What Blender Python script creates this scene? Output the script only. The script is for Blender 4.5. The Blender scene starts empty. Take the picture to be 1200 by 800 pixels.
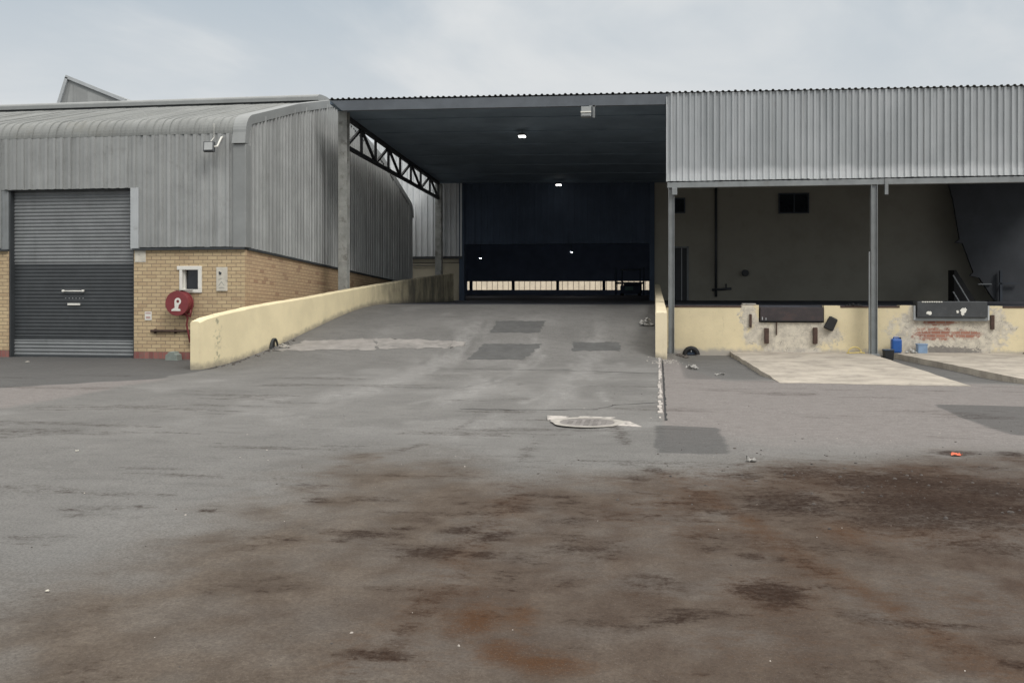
import bpy, bmesh, math, random
import numpy as np
from mathutils import Vector, Matrix
random.seed(7)
S = bpy.context.scene
COL = S.collection
R = math.radians

# ------------------------------------------------------------------ helpers
WPOS = {}

class MB:
    """collects faces (world coordinates) and links them as ONE mesh object"""
    def __init__(self):
        self.v = []; self.f = []; self.m = []
    def face(self, pts, mi=0):
        n = len(self.v); self.v += [tuple(p) for p in pts]; self.f.append(tuple(range(n, n+len(pts)))); self.m.append(mi)
    def box(self, x0, x1, y0, y1, z0, z1, mi=0):
        n = len(self.v)
        self.v += [(x0,y0,z0),(x1,y0,z0),(x1,y1,z0),(x0,y1,z0),(x0,y0,z1),(x1,y0,z1),(x1,y1,z1),(x0,y1,z1)]
        for q in ((0,3,2,1),(4,5,6,7),(0,1,5,4),(1,2,6,5),(2,3,7,6),(3,0,4,7)):
            self.f.append(tuple(n+i for i in q)); self.m.append(mi)
        return self
    def hexa(self, p, mi=0):
        """8 points: bottom 4 ccw, top 4 ccw"""
        n = len(self.v); self.v += [tuple(a) for a in p]
        for q in ((0,3,2,1),(4,5,6,7),(0,1,5,4),(1,2,6,5),(2,3,7,6),(3,0,4,7)):
            self.f.append(tuple(n+i for i in q)); self.m.append(mi)
        return self
    def bar(self, a, b, w, h=None, up=(0,0,1), mi=0):
        h = h or w; a = Vector(a); b = Vector(b); d = (b-a).normalized(); up = Vector(up)
        if abs(d.dot(up)) > .98: up = Vector((0,1,0))
        s = d.cross(up).normalized()*(w/2); t = s.cross(d).normalized()*(h/2)
        self.hexa([a-s-t, a+s-t, a+s+t, a-s+t, b-s-t, b+s-t, b+s+t, b-s+t], mi); return self
    def tube(self, pts, r, seg=10, mi=0, caps=True):
        pts = [Vector(p) for p in pts]; rings = []
        rs = r if isinstance(r, (list, tuple)) else [r]*len(pts)
        for i, p in enumerate(pts):
            d = (pts[min(i+1, len(pts)-1)] - pts[max(i-1, 0)]).normalized()
            up = Vector((0,0,1)) if abs(d.z) < .95 else Vector((0,1,0))
            s = d.cross(up).normalized(); t = s.cross(d)
            n = len(self.v)
            self.v += [tuple(p + (s*math.cos(2*math.pi*k/seg) + t*math.sin(2*math.pi*k/seg))*rs[i]) for k in range(seg)]
            rings.append(n)
        for i in range(len(rings)-1):
            for k in range(seg):
                a, b = rings[i], rings[i+1]; k2 = (k+1) % seg
                self.f.append((a+k, a+k2, b+k2, b+k)); self.m.append(mi)
        if caps:
            self.f.append(tuple(rings[0]+k for k in reversed(range(seg)))); self.m.append(mi)
            self.f.append(tuple(rings[-1]+k for k in range(seg))); self.m.append(mi)
        return self
    def prism(self, poly, a, b, axis='y', mi=0):
        """polygon (2D) extruded along an axis from a to b; axis y: (x,z), x: (y,z), z: (x,y)"""
        def P(q, t):
            return {'y': (q[0], t, q[1]), 'x': (t, q[0], q[1]), 'z': (q[0], q[1], t)}[axis]
        n = len(self.v); k = len(poly)
        self.v += [P(q, a) for q in poly] + [P(q, b) for q in poly]
        self.f.append(tuple(n+i for i in range(k))); self.m.append(mi)
        self.f.append(tuple(n+k+i for i in reversed(range(k)))); self.m.append(mi)
        for i in range(k):
            j = (i+1) % k
            self.f.append((n+i, n+k+i, n+k+j, n+j)); self.m.append(mi)
        return self
    def grid(self, rows, mi=0):
        n = len(self.v); w = len(rows[0])
        for r in rows: self.v += [tuple(p) for p in r]
        for i in range(len(rows)-1):
            for j in range(w-1):
                a = n+i*w+j
                self.f.append((a, a+1, a+w+1, a+w)); self.m.append(mi)
        return self
    def build(self, name, mat, parent=None, bevel=0, smooth=False, fixn=True, origin=None):
        V = np.array(self.v, float)
        if origin is None:
            lo, hi = V.min(0), V.max(0); origin = np.array([(lo[0]+hi[0])/2, (lo[1]+hi[1])/2, lo[2]])
        origin = np.array(origin, float)
        me = bpy.data.meshes.new(name)
        me.from_pydata([tuple(p) for p in (V-origin)], [], self.f)
        mats = mat if isinstance(mat, (list, tuple)) else [mat]
        for m in mats: me.materials.append(m)
        if len(mats) > 1: me.polygons.foreach_set('material_index', self.m)
        if fixn:
            bm = bmesh.new(); bm.from_mesh(me); bmesh.ops.recalc_face_normals(bm, faces=bm.faces); bm.to_mesh(me); bm.free()
        if smooth: me.polygons.foreach_set('use_smooth', [True]*len(me.polygons))
        me.update()
        o = bpy.data.objects.new(name, me); COL.objects.link(o)
        pw = np.array(WPOS[parent.name]) if parent else np.zeros(3)
        o.location = origin - pw
        if parent: o.parent = parent
        WPOS[o.name] = tuple(origin)
        if bevel:
            b = o.modifiers.new('bevel', 'BEVEL'); b.width = bevel; b.segments = 2; b.limit_method = 'ANGLE'
        return o

def tag(o, label=None, cat=None, group=None, kind=None):
    if label: o['label'] = label
    if cat: o['category'] = cat
    if group: o['group'] = group
    if kind: o['kind'] = kind
    return o

def thing(name, loc, label, cat, group=None):
    o = bpy.data.objects.new(name, None); COL.objects.link(o); o.location = loc
    o.empty_display_size = .2
    WPOS[o.name] = tuple(loc)
    return tag(o, label, cat, group)

def ribs(a, b, pitch, h, pat=None, jit=0):
    """sample positions and offsets of a trapezoidal rib profile"""
    pat = pat or ((0,0),(.56,0),(.66,1),(.90,1))
    out = []; t = a; rr = random.Random(int(abs(a)*100+b))
    while t < b:
        q = rr.uniform(.62, 1.22); e = rr.uniform(-.05, .05)
        for u, k in pat:
            uu = u + (e if u > 0 else 0)
            if t+uu*pitch <= b: out.append((t+uu*pitch, k*h*q))
        t += pitch
    out.append((b, 0))
    return out

# ------------------------------------------------------------------ materials
def newmat(name):
    m = bpy.data.materials.new(name); m.use_nodes = True
    nt = m.node_tree; nt.nodes.clear()
    out = nt.nodes.new('ShaderNodeOutputMaterial'); b = nt.nodes.new('ShaderNodeBsdfPrincipled')
    nt.links.new(b.outputs[0], out.inputs[0])
    return m, nt, b

class N:
    def __init__(self, nt): self.nt = nt
    def add(self, t, **kw):
        n = self.nt.nodes.new(t)
        for k, v in kw.items(): setattr(n, k, v)
        return n
    def link(self, a, b): self.nt.links.new(a, b)
    def val(self, sock, v):
        if hasattr(v, 'node'): self.link(v, sock)
        elif isinstance(v, (tuple, list)) and len(v) == 3 and len(sock.default_value) == 4: sock.default_value = (*v, 1)
        else: sock.default_value = v
    def math(self, op, a, b=0.0, clamp=False):
        n = self.add('ShaderNodeMath', operation=op, use_clamp=clamp)
        self.val(n.inputs[0], a); self.val(n.inputs[1], b); return n.outputs[0]
    def mix(self, fac, a, b, blend='MIX'):
        n = self.add('ShaderNodeMix', data_type='RGBA', blend_type=blend)
        self.val(n.inputs[0], fac); self.val(n.inputs[6], a); self.val(n.inputs[7], b); return n.outputs[2]
    def ramp(self, x, lo, hi, a=0.0, b=1.0):
        n = self.add('ShaderNodeMapRange', clamp=True, interpolation_type='SMOOTHSTEP')
        self.val(n.inputs[0], x); n.inputs[1].default_value = lo; n.inputs[2].default_value = hi
        n.inputs[3].default_value = a; n.inputs[4].default_value = b; return n.outputs[0]
    def pos(self, scale=(1,1,1)):
        g = self.add('ShaderNodeNewGeometry'); p = g.outputs['Position']
        if scale != (1,1,1):
            v = self.add('ShaderNodeVectorMath', operation='MULTIPLY'); self.link(p, v.inputs[0]); v.inputs[1].default_value = scale; p = v.outputs[0]
        return p
    def noise(self, vec, scale, detail=5, rough=.6, dist=0.0):
        n = self.add('ShaderNodeTexNoise'); self.link(vec, n.inputs['Vector'])
        n.inputs['Scale'].default_value = scale; n.inputs['Detail'].default_value = detail
        n.inputs['Roughness'].default_value = rough; n.inputs['Distortion'].default_value = dist
        return n.outputs['Fac']
    def sep(self, v):
        n = self.add('ShaderNodeSeparateXYZ'); self.link(v, n.inputs[0]); return n.outputs
    def comb(self, x, y, z):
        n = self.add('ShaderNodeCombineXYZ')
        for i, a in enumerate((x, y, z)): self.val(n.inputs[i], a)
        return n.outputs[0]
    def bump(self, h, strength, dist, bsdf):
        n = self.add('ShaderNodeBump'); self.link(h, n.inputs['Height'])
        n.inputs['Strength'].default_value = strength; n.inputs['Distance'].default_value = dist
        self.link(n.outputs[0], bsdf.inputs['Normal'])
    def attr(self, name):
        n = self.add('ShaderNodeAttribute'); n.attribute_name = name; return n.outputs['Fac']

def mat(name, base, rough=.7, metal=0.0, var=.12, vscale=2.5, stains=(), streak=0.0, streak_col=(.12,.10,.08), bump=0.0, bscale=40, spec=.4, panel=0):
    m, nt, b = newmat(name); n = N(nt); p = n.pos()
    base = Vector(base)
    f = n.ramp(n.noise(p, vscale, 6, .65), .3, .7)
    c = n.mix(f, tuple(base*(1-var)), tuple(base*(1+var)))
    fine = n.ramp(n.noise(p, 55, 3, .7), .3, .7)
    c = n.mix(n.math('MULTIPLY', fine, var*.8), c, tuple(base*.6))
    if panel:
        P = n.sep(p); k = n.math('FLOOR', n.math('DIVIDE', n.math('ADD', P[0], P[1]), .82))
        wn = n.add('ShaderNodeTexWhiteNoise', noise_dimensions='1D'); n.link(k, wn.inputs['W'])
        c = n.mix(n.math('MULTIPLY', wn.outputs['Value'], panel), c, tuple(base*.62))
    if streak:
        s = n.noise(n.pos((6, 6, .35)), 1.0, 5, .7)
        c = n.mix(n.ramp(s, .52, .75, 0, streak), c, streak_col)
    for (col, sc, lo, hi, st) in stains:
        s = n.noise(p, sc, 8, .72)
        c = n.mix(n.ramp(s, lo, hi, 0, st), c, col)
    n.link(c, b.inputs['Base Color'])
    b.inputs['Roughness'].default_value = rough; b.inputs['Metallic'].default_value = metal
    b.inputs['Specular IOR Level'].default_value = spec
    if bump:
        n.bump(n.noise(p, bscale, 4, .7), bump, .02, b)
    return m

def emis(name, col, strength):
    m, nt, b = newmat(name); b.inputs['Base Color'].default_value = (.8,.8,.8,1)
    b.inputs['Emission Color'].default_value = (*col, 1); b.inputs['Emission Strength'].default_value = strength
    return m

M = {}
M['sheet'] = mat('weathered_grey_sheet', (.345,.355,.35), .55, .15, .13, 1.2, stains=[((.13,.125,.115), 1.6, .56, .78, .5)], streak=.6, streak_col=(.12,.12,.115), bump=.12, bscale=8, panel=.45)
M['sheet_roof'] = mat('weathered_roof_sheet', (.205,.212,.205), .6, .1, .12, 1.5, stains=[((.17,.165,.14), 1.2, .5, .75, .6)], bump=.1, bscale=8)
M['flash'] = mat('grey_flashing', (.255,.265,.262), .5, .15, .08, 1.5, streak=.25, streak_col=(.18,.18,.17))
M['trim'] = mat('pale_grey_trim', (.42,.44,.45), .5, .1, .08, 2, stains=[((.2,.19,.17), 2.5, .58, .75, .5)])
M['fascia'] = mat('grey_blue_fascia_paint', (.15,.168,.19), .6, .1, .12, 2)
M['navy'] = mat('dark_blue_steel', (.055,.066,.082), .65, .1, .15, 1.0)
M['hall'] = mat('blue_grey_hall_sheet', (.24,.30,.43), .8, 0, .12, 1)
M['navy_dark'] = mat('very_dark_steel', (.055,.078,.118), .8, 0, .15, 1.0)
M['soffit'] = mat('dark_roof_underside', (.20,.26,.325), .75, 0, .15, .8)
M['steel'] = mat('painted_grey_steel', (.22,.235,.24), .5, .1, .12, 3, stains=[((.10,.07,.05), 5, .6, .75, .6)], streak=.3)
M['column'] = mat('weathered_grey_column', (.26,.265,.25), .7, 0, .2, 4, stains=[((.10,.09,.08), 3.5, .52, .66, .7), ((.42,.40,.36), 6, .58, .7, .6)], bump=.2, bscale=30)
M['truss'] = mat('dark_truss_steel', (.030,.031,.034), .6, .1, .2, 4)
M['black'] = mat('black_rubber', (.018,.018,.019), .7, 0, .2, 6, bump=.2, bscale=60)
M['dark_paint'] = mat('charcoal_paint', (.045,.050,.054), .5, 0, .12, 3, stains=[((.12,.12,.11), 3, .62, .8, .35)])
M['door_grey'] = mat('grey_door_paint', (.20,.21,.215), .45, .05, .10, 2, streak=.25, streak_col=(.07,.07,.07))
M['white'] = mat('white_paint', (.68,.67,.62), .5, 0, .06, 4, stains=[((.25,.22,.18), 5, .62, .8, .6)])
M['offwhite'] = mat('dirty_white_plaster', (.56,.53,.46), .8, 0, .12, 5, stains=[((.16,.14,.12), 9, .56, .7, .8)], bump=.15)
M['glass'] = mat('dark_glass', (.015,.018,.022), .12, 0, .1, 2, spec=.6)
M['red'] = mat('red_paint', (.20,.040,.044), .45, 0, .1, 5, stains=[((.12,.03,.03), 6, .55, .75, .6)])
M['rust'] = mat('brown_rusty_steel', (.070,.042,.032), .8, 0, .3, 8, bump=.2)
M['boxgreen'] = mat('grey_green_concrete_box', (.20,.23,.21), .8, 0, .15, 8, bump=.2)
M['blue'] = mat('blue_plastic', (.018,.085,.30), .4, 0, .1, 6)
M['paleblue'] = mat('pale_blue_plastic', (.20,.29,.42), .5, 0, .15, 8)
M['bag'] = mat('grey_plastic_bag', (.33,.32,.30), .5, 0, .3, 9, bump=.3)
M['yellow'] = mat('yellow_plastic', (.58,.46,.16), .5, 0, .1, 6)
M['orange'] = mat('orange_plastic', (.62,.13,.06), .5, 0, .2, 20)
M['lintel'] = mat('olive_wall', (.32,.305,.255), .85, 0, .12, .8, stains=[((.22,.21,.175), .8, .5, .75, .5)])
M['lamp'] = emis('lit_lamp', (1, .98, .93), 7.0)
M['lamp_far'] = emis('lit_lamp_far', (1, .98, .95), 9.0)
M['lampglass'] = mat('floodlight_glass', (.25,.26,.26), .25, .3, .05, 3)
M['stone'] = mat('loose_stone', (.085,.075,.068), .9, 0, .5, 14)
M['stone_pale'] = mat('pale_stone', (.42,.38,.34), .9, 0, .3, 14)
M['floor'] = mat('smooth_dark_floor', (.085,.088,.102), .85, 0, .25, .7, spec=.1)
M['teal'] = mat('teal_paint', (.10,.20,.19), .5)
M['bare_conc'] = mat('bare_concrete', (.33,.31,.28), .85, 0, .2, 4, stains=[((.14,.13,.12), 5, .52, .7, .7)], bump=.25)

# cream paint with a pattern of dirt; the foot also carries painted contact shade
def cream(name, base, dirt=.5, low=None, extra=None, hgt=False):
    m, nt, b = newmat(name); n = N(nt); p = n.pos(); base = Vector(base)
    xyz = n.sep(p)
    c = n.mix(n.ramp(n.noise(p, 1.3, 6, .6), .3, .7), tuple(base*.92), tuple(base*1.05))
    c = n.mix(n.ramp(n.noise(p, 14, 6, .75), .55, .8, 0, dirt*.7), c, (.30,.26,.17))
    c = n.mix(n.ramp(n.noise(n.pos((3,3,.6)), 1.6, 7, .75), .60, .74, 0, dirt*.8), c, (.16,.14,.10))
    c = n.mix(n.ramp(n.noise(p, 38, 4, .7), .64, .72, 0, dirt), c, (.20,.17,.12))
    if low is not None:
        h = n.math('ADD', xyz[2], n.math('MULTIPLY', n.math('SUBTRACT', n.noise(p, 5, 6, .7), .5), .30))
        c = n.mix(n.ramp(h, low+.02, low+.16, .85, 0), c, (.33,.31,.29))
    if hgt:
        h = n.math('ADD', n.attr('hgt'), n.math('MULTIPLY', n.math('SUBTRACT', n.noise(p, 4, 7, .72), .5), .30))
        c = n.mix(n.ramp(h, .0, .17, .75, 0), c, (.20,.18,.15))  # base dirt that also paints a contact shadow along the wall foot
    if extra: c = extra(n, p, xyz, c)
    n.link(c, b.inputs['Base Color']); b.inputs['Roughness'].default_value = .8
    n.bump(n.noise(p, 25, 5, .7), .18, .02, b)
    return m

def dock_extra(n, p, xyz, c):
    x, z = xyz[0], xyz[2]
    warp = n.math('MULTIPLY', n.math('SUBTRACT', n.noise(p, 3.2, 8, .75), .5), 1.9)
    warp2 = n.math('MULTIPLY', n.math('SUBTRACT', n.noise(p, 6, 8, .78), .5), 3.2)
    def blob(cx, cz, rx, rz, w):
        dx = n.math('DIVIDE', n.math('SUBTRACT', x, cx), rx); dz = n.math('DIVIDE', n.math('SUBTRACT', z, cz), rz)
        r = n.math('SQRT', n.math('ADD', n.math('MULTIPLY', dx, dx), n.math('MULTIPLY', dz, dz)))
        return n.math('ADD', r, w)
    plaster = n.math('MINIMUM', blob(3.45, .45, 1.15, .55, warp), blob(7.2, .55, 1.45, .85, warp))
    plaster = n.math('MINIMUM', plaster, blob(2.35, .95, .24, .45, warp2))
    f = n.ramp(plaster, .80, 1.02, .80, 0)
    pl = n.mix(n.ramp(n.noise(p, 7, 6, .7), .35, .7), (.58,.54,.47), (.33,.31,.29))
    c = n.mix(f, c, pl)
    br = n.math('MINIMUM', blob(6.85, .52, .62, .17, warp2), blob(7.62, .50, .36, .13, warp2))
    br = n.math('MINIMUM', br, blob(6.95, .80, .42, .09, warp2))
    bk = n.add('ShaderNodeTexBrick'); n.link(n.comb(x, z, 0.0), bk.inputs['Vector'])
    for i, v in (('Scale', 1.0), ('Brick Width', .23), ('Row Height', .085), ('Mortar Size', .008)): bk.inputs[i].default_value = v
    bk.inputs['Color1'].default_value = (.26,.085,.055,1); bk.inputs['Color2'].default_value = (.34,.14,.09,1); bk.inputs['Mortar'].default_value = (.33,.28,.24,1)
    c = n.mix(n.ramp(br, .55, 1.05, .9, 0), c, bk.outputs['Color'])
    bot = n.math('ADD', blob(7.2, .10, .95, .13, warp2), 0)
    c = n.mix(n.ramp(bot, .7, 1.0, .8, 0), c, (.13,.12,.115))
    # cracks in the plaster
    ck = n.noise(p, 2.6, 3, .5, .6)
    ck = n.math('ABSOLUTE', n.math('SUBTRACT', ck, .5))
    c = n.mix(n.math('MULTIPLY', n.ramp(ck, .0, .006, .7, 0), f), c, (.06,.055,.05))
    return c

M['cream'] = cream('cream_paint', (.70,.61,.43), .6, None, None, True)
M['cream_far'] = cream('cream_base_wall', (.50,.45,.34), .5, None)
M['dock'] = cream('stained_cream_dock_paint', (.66,.57,.375), .6, 0.0, dock_extra)

def left_extra(n, p, xyz, c):
    # blotchy darker tone over the far half of the wall and scuffs by its near end
    y, z = xyz[1], xyz[2]
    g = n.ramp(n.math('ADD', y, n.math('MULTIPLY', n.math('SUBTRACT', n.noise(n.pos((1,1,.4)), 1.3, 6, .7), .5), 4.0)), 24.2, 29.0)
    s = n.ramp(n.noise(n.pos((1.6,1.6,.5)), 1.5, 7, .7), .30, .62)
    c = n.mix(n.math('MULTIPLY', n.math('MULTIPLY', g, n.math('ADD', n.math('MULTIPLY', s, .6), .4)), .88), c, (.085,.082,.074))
    yy = n.math('SUBTRACT', y, 18.35); 
    sc = n.ramp(n.math('ABSOLUTE', n.math('ADD', yy, n.math('MULTIPLY', n.math('SUBTRACT', n.noise(p, 3, 5, .7), .5), .5))), .0, .16, 1, 0)
    c = n.mix(n.math('MULTIPLY', sc, n.ramp(n.noise(p, 10, 6, .75), .5, .62, 0, .7)), c, (.17,.18,.13))
    return c
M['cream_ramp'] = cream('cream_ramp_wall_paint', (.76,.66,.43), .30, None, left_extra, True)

# face brick
def brickmat():
    m, nt, b = newmat('tan_face_brick'); n = N(nt)
    g = n.add('ShaderNodeNewGeometry'); P = n.sep(g.outputs['Position']); Nn = n.sep(g.outputs['Normal'])
    side = n.ramp(n.math('ABSOLUTE', Nn[0]), .4, .6)
    u = n.math('ADD', n.math('MULTIPLY', P[0], n.math('SUBTRACT', 1.0, side)), n.math('MULTIPLY', P[1], side))
    v = n.math('ADD', P[2], n.math('MULTIPLY', n.math('MULTIPLY', n.math('SUBTRACT', P[1], 20.4), .042), side))
    vec = n.comb(u, v, 0.0)
    wob = n.noise(g.outputs['Position'], 14, 3, .6)
    vec2 = n.comb(n.math('ADD', u, n.math('MULTIPLY', wob, .012)), n.math('ADD', v, n.math('MULTIPLY', wob, .010)), 0.0)
    bk = n.add('ShaderNodeTexBrick'); n.link(vec2, bk.inputs['Vector'])
    for i, q in (('Scale', 1.0), ('Brick Width', .232), ('Row Height', .0855), ('Mortar Size', .008), ('Mortar Smooth', .3), ('Bias', -.15)): bk.inputs[i].default_value = q
    bk.inputs['Color1'].default_value = (.52,.405,.245,1); bk.inputs['Color2'].default_value = (.43,.315,.19,1); bk.inputs['Mortar'].default_value = (.21,.16,.11,1)
    # a second brick lattice gives the odd over-burnt brick
    b2 = n.add('ShaderNodeTexBrick'); n.link(vec2, b2.inputs['Vector'])
    for i, q in (('Scale', 1.0), ('Brick Width', .232), ('Row Height', .0855), ('Mortar Size', .0)): b2.inputs[i].default_value = q
    b2.inputs['Color1'].default_value = (0,0,0,1); b2.inputs['Color2'].default_value = (1,1,1,1)
    odd = n.ramp(n.sep(b2.outputs['Color'])[0], .90, .97)
    mort = n.ramp(bk.outputs['Fac'], .4, .6, 1, 0)
    c = n.mix(n.math('MULTIPLY', n.math('MULTIPLY', odd, mort), n.math('ADD', n.math('MULTIPLY', side, .45), .15)), bk.outputs['Color'], (.17,.085,.05))
    c = n.mix(n.math('MULTIPLY', side, .35), c, n.mix(n.noise(g.outputs['Position'], 6, 4, .6), (.46,.29,.18), (.34,.20,.13)))
    c = n.mix(n.ramp(n.noise(g.outputs['Position'], .9, 6, .65), .45, .75, 0, .4), c, (.27,.20,.13))
    c = n.mix(n.ramp(n.noise(g.outputs['Position'], 30, 3, .6), .5, .75, 0, .35), c, (.62,.50,.33))
    n.link(c, b.inputs['Base Color']); b.inputs['Roughness'].default_value = .85
    h = n.math('ADD', n.math('MULTIPLY', bk.outputs['Fac'], -1.0), n.math('MULTIPLY', n.noise(g.outputs['Position'], 40, 3, .6), .3))
    n.bump(h, .5, .012, b)
    return m
M['brick'] = brickmat()
def plinthmat():
    m, nt, b = newmat('red_brick_plinth'); n = N(nt); p = n.pos(); P = n.sep(p)
    bk = n.add('ShaderNodeTexBrick'); n.link(n.comb(P[0], P[2], 0.0), bk.inputs['Vector'])
    for i, q in (('Scale', 1.0), ('Brick Width', .115), ('Row Height', .23), ('Mortar Size', .006)): bk.inputs[i].default_value = q
    bk.inputs['Color1'].default_value = (.20,.07,.065,1); bk.inputs['Color2'].default_value = (.30,.13,.11,1); bk.inputs['Mortar'].default_value = (.16,.13,.11,1)
    c = n.mix(n.ramp(n.noise(p, 9, 5, .7), .45, .7, 0, .6), bk.outputs['Color'], (.15,.13,.11))
    n.link(c, b.inputs['Base Color']); b.inputs['Roughness'].default_value = .85
    return m
M['plinth'] = plinthmat()

def claddingmat():
    """galvanised sheets of the canopy front: grey with a paler, cleaner strip along the bottom lap"""
    m, nt, b = newmat('galvanised_canopy_sheet'); n = N(nt); p = n.pos(); P = n.sep(p)
    c = n.mix(n.ramp(n.noise(n.pos((1.2,1.2,.5)), 1.0, 6, .6), .3, .7), (.305,.325,.335), (.385,.405,.417))
    s = n.noise(n.pos((9, 1, .25)), 1.0, 5, .7)
    c = n.mix(n.ramp(s, .52, .75, 0, .45), c, (.19,.19,.185))
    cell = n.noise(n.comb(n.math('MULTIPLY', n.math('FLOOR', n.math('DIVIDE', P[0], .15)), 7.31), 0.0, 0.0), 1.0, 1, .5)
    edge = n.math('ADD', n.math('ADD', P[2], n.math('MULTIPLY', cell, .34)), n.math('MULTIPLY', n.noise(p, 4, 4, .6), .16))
    c = n.mix(n.ramp(edge, 4.80, 5.00, .6, 0), c, (.56,.58,.59))  # paler colour paints the sheen on the bottom lap
    c = n.mix(n.ramp(n.noise(p, 1.7, 7, .7), .60, .8, 0, .35), c, (.24,.21,.20))
    n.link(c, b.inputs['Base Color']); b.inputs['Roughness'].default_value = .45; b.inputs['Metallic'].default_value = .2
    n.bump(n.noise(p, 5, 3, .6), .1, .02, b)
    return m
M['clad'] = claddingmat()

# ------------------------------------------------------------------ the ground
def sm(t):
    t = np.clip(t, 0, 1); return t*t*(3-2*t)
def xl_of(y): return -9.05 + .119*(y-17.73)
def ground_z(x, y):
    x = np.asarray(x, float); y = np.asarray(y, float)
    ys = 17.4 + 4.0*np.clip((x+9.2)/9.3, 0, 1)
    ramp = 1.185*sm((y-ys)/(27-ys))
    inr = (x > xl_of(y)-.10) & (x < .17) & (y < 27.06) & (y > 15)
    pocket = -.07*sm((y-16.7)/2.5)*sm((x-.45)/.35)
    z = np.where(inr, ramp, pocket)
    return z + .010*(np.sin(x*.9+1.3)*np.sin(y*.7) + .6*np.sin(x*2.1+y*1.3))*np.where(inr, .4, 1)*np.clip((26-y)/6, 0, 1)
gz = lambda x, y: float(ground_z(x, y))

def hashn(ix, iy, seed):
    h = (ix.astype(np.int64)*374761393 + iy.astype(np.int64)*668265263 + seed*974634777) & 0x7fffffff
    h = ((h ^ (h >> 13)) * 1274126177) & 0x7fffffff
    return ((h ^ (h >> 16)) & 0xffff)/65535.0
def vnoise(x, y, seed):
    ix = np.floor(x); iy = np.floor(y); fx = x-ix; fy = y-iy
    fx = fx*fx*(3-2*fx); fy = fy*fy*(3-2*fy)
    a = hashn(ix, iy, seed); b = hashn(ix+1, iy, seed); c = hashn(ix, iy+1, seed); d = hashn(ix+1, iy+1, seed)
    return (a*(1-fx)+b*fx)*(1-fy) + (c*(1-fx)+d*fx)*fy
def fbm(x, y, seed, o=5):
    s = 0; amp = .5; t = 0
    for k in range(o):
        s = s + amp*vnoise(x*2**k, y*2**k, seed+k*17); t += amp; amp *= .55
    return s/t
def ss(a, b, v): return sm((v-a)/(b-a))

# stains: x, y, half-width, half-depth (m), strength
DARK = [(-3.18,6.34,0.086,0.078,0.70),(-2.45,5.52,0.074,0.096,0.70),(-2.53,6.82,0.117,0.115,0.60),(-1.87,5.96,0.253,0.108,0.75),(-1.99,5.79,0.055,0.062,0.70),(-1.66,6.15,0.086,0.068,0.75),(-1.61,6.58,0.276,0.052,0.70),(-1.33,5.62,0.209,0.150,1.00),(-1.30,6.16,0.126,0.112,1.00),(-1.03,6.03,0.122,0.127,0.90),(-1.04,5.62,0.104,0.111,0.90),(-1.17,6.89,0.114,0.083,0.70),(-1.43,6.93,0.064,0.057,0.70),(-2.76,7.32,0.209,0.133,0.40),(-2.06,4.95,0.047,0.050,0.60),(-2.34,4.70,0.040,0.085,0.60),(-2.67,4.38,0.086,0.050,0.45),(-1.19,3.97,0.168,0.050,0.85),(-2.14,6.94,0.261,0.088,0.50),(-0.83,7.26,0.299,0.091,0.70),(-0.62,7.06,0.161,0.057,0.60),(0.02,8.48,0.137,0.160,0.70),(-0.16,8.10,0.110,0.147,0.70),(-0.60,6.50,0.207,0.145,0.50),(-0.31,5.79,0.131,0.227,0.60),(-0.56,5.95,0.136,0.243,0.50),(0.01,5.21,0.211,0.211,0.45),(-0.47,5.16,0.094,0.122,0.45),(0.36,5.95,0.117,0.096,0.60),(0.79,8.32,0.184,0.150,0.70),(0.48,7.00,0.125,0.133,0.70),(0.98,7.36,0.389,0.519,0.85),(1.35,8.48,0.521,0.343,0.70),(1.99,8.21,0.853,0.521,0.90),(2.11,7.44,0.768,0.704,1.00),(1.80,6.87,0.563,0.314,0.80),(2.68,7.98,0.374,0.542,0.95),(2.94,9.82,0.253,0.195,0.80),(3.44,9.79,0.167,0.191,0.80),(0.58,5.83,0.077,0.110,0.70),(0.73,5.78,0.051,0.071,0.70),(0.63,5.07,0.179,0.220,1.00),(0.22,4.72,0.211,0.098,0.70),(0.05,4.63,0.166,0.050,0.70),(0.97,4.83,0.084,0.073,0.60),(1.26,4.73,0.286,0.057,0.60),(1.52,4.28,0.109,0.073,0.70),(1.32,4.42,0.095,0.099,0.50),(-0.21,4.53,0.246,0.116,0.40),(0.93,5.27,0.092,0.073,0.50),(1.57,4.58,0.117,0.063,0.50),(-0.35,4.19,0.076,0.050,0.50),(-4.76,6.85,0.545,0.096,0.35),(-4.07,6.80,0.400,0.092,0.35),(-3.94,5.54,0.221,0.105,0.35),(-3.98,6.11,0.181,0.075,0.30),(-1.37,5.67,0.074,0.115,1.00),(-1.34,4.88,0.229,0.072,0.30),(-1.26,6.66,0.246,0.104,0.50),(-0.79,5.53,0.152,0.089,0.45),(0.45,6.21,0.331,0.209,0.40),(2.02,6.24,0.320,0.235,0.50),(1.02,6.09,0.320,0.196,0.45)]
RUST = [(-0.86,4.53,0.159,0.241,0.95),(-0.66,4.12,0.121,0.148,0.95),(-0.48,4.02,0.221,0.149,0.90),(-0.65,4.59,0.093,0.268,0.80),(-1.19,3.97,0.168,0.050,0.50),(0.21,7.30,0.294,0.410,0.50),(0.64,6.45,0.103,0.629,0.50),(1.25,6.50,0.170,0.398,0.70),(0.63,5.07,0.268,0.343,0.60),(0.52,8.17,0.436,0.509,0.45),(1.74,6.51,0.674,0.347,0.50),(1.68,8.35,1.164,0.945,0.45),(-0.48,8.02,0.436,0.291,0.35),(-0.04,6.84,0.369,0.521,0.35),(-1.03,4.93,0.229,0.431,0.35),(-1.11,4.17,0.312,0.314,0.30),(1.55,5.18,0.400,0.407,0.35),(0.50,4.31,0.457,0.299,0.30)]
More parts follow.
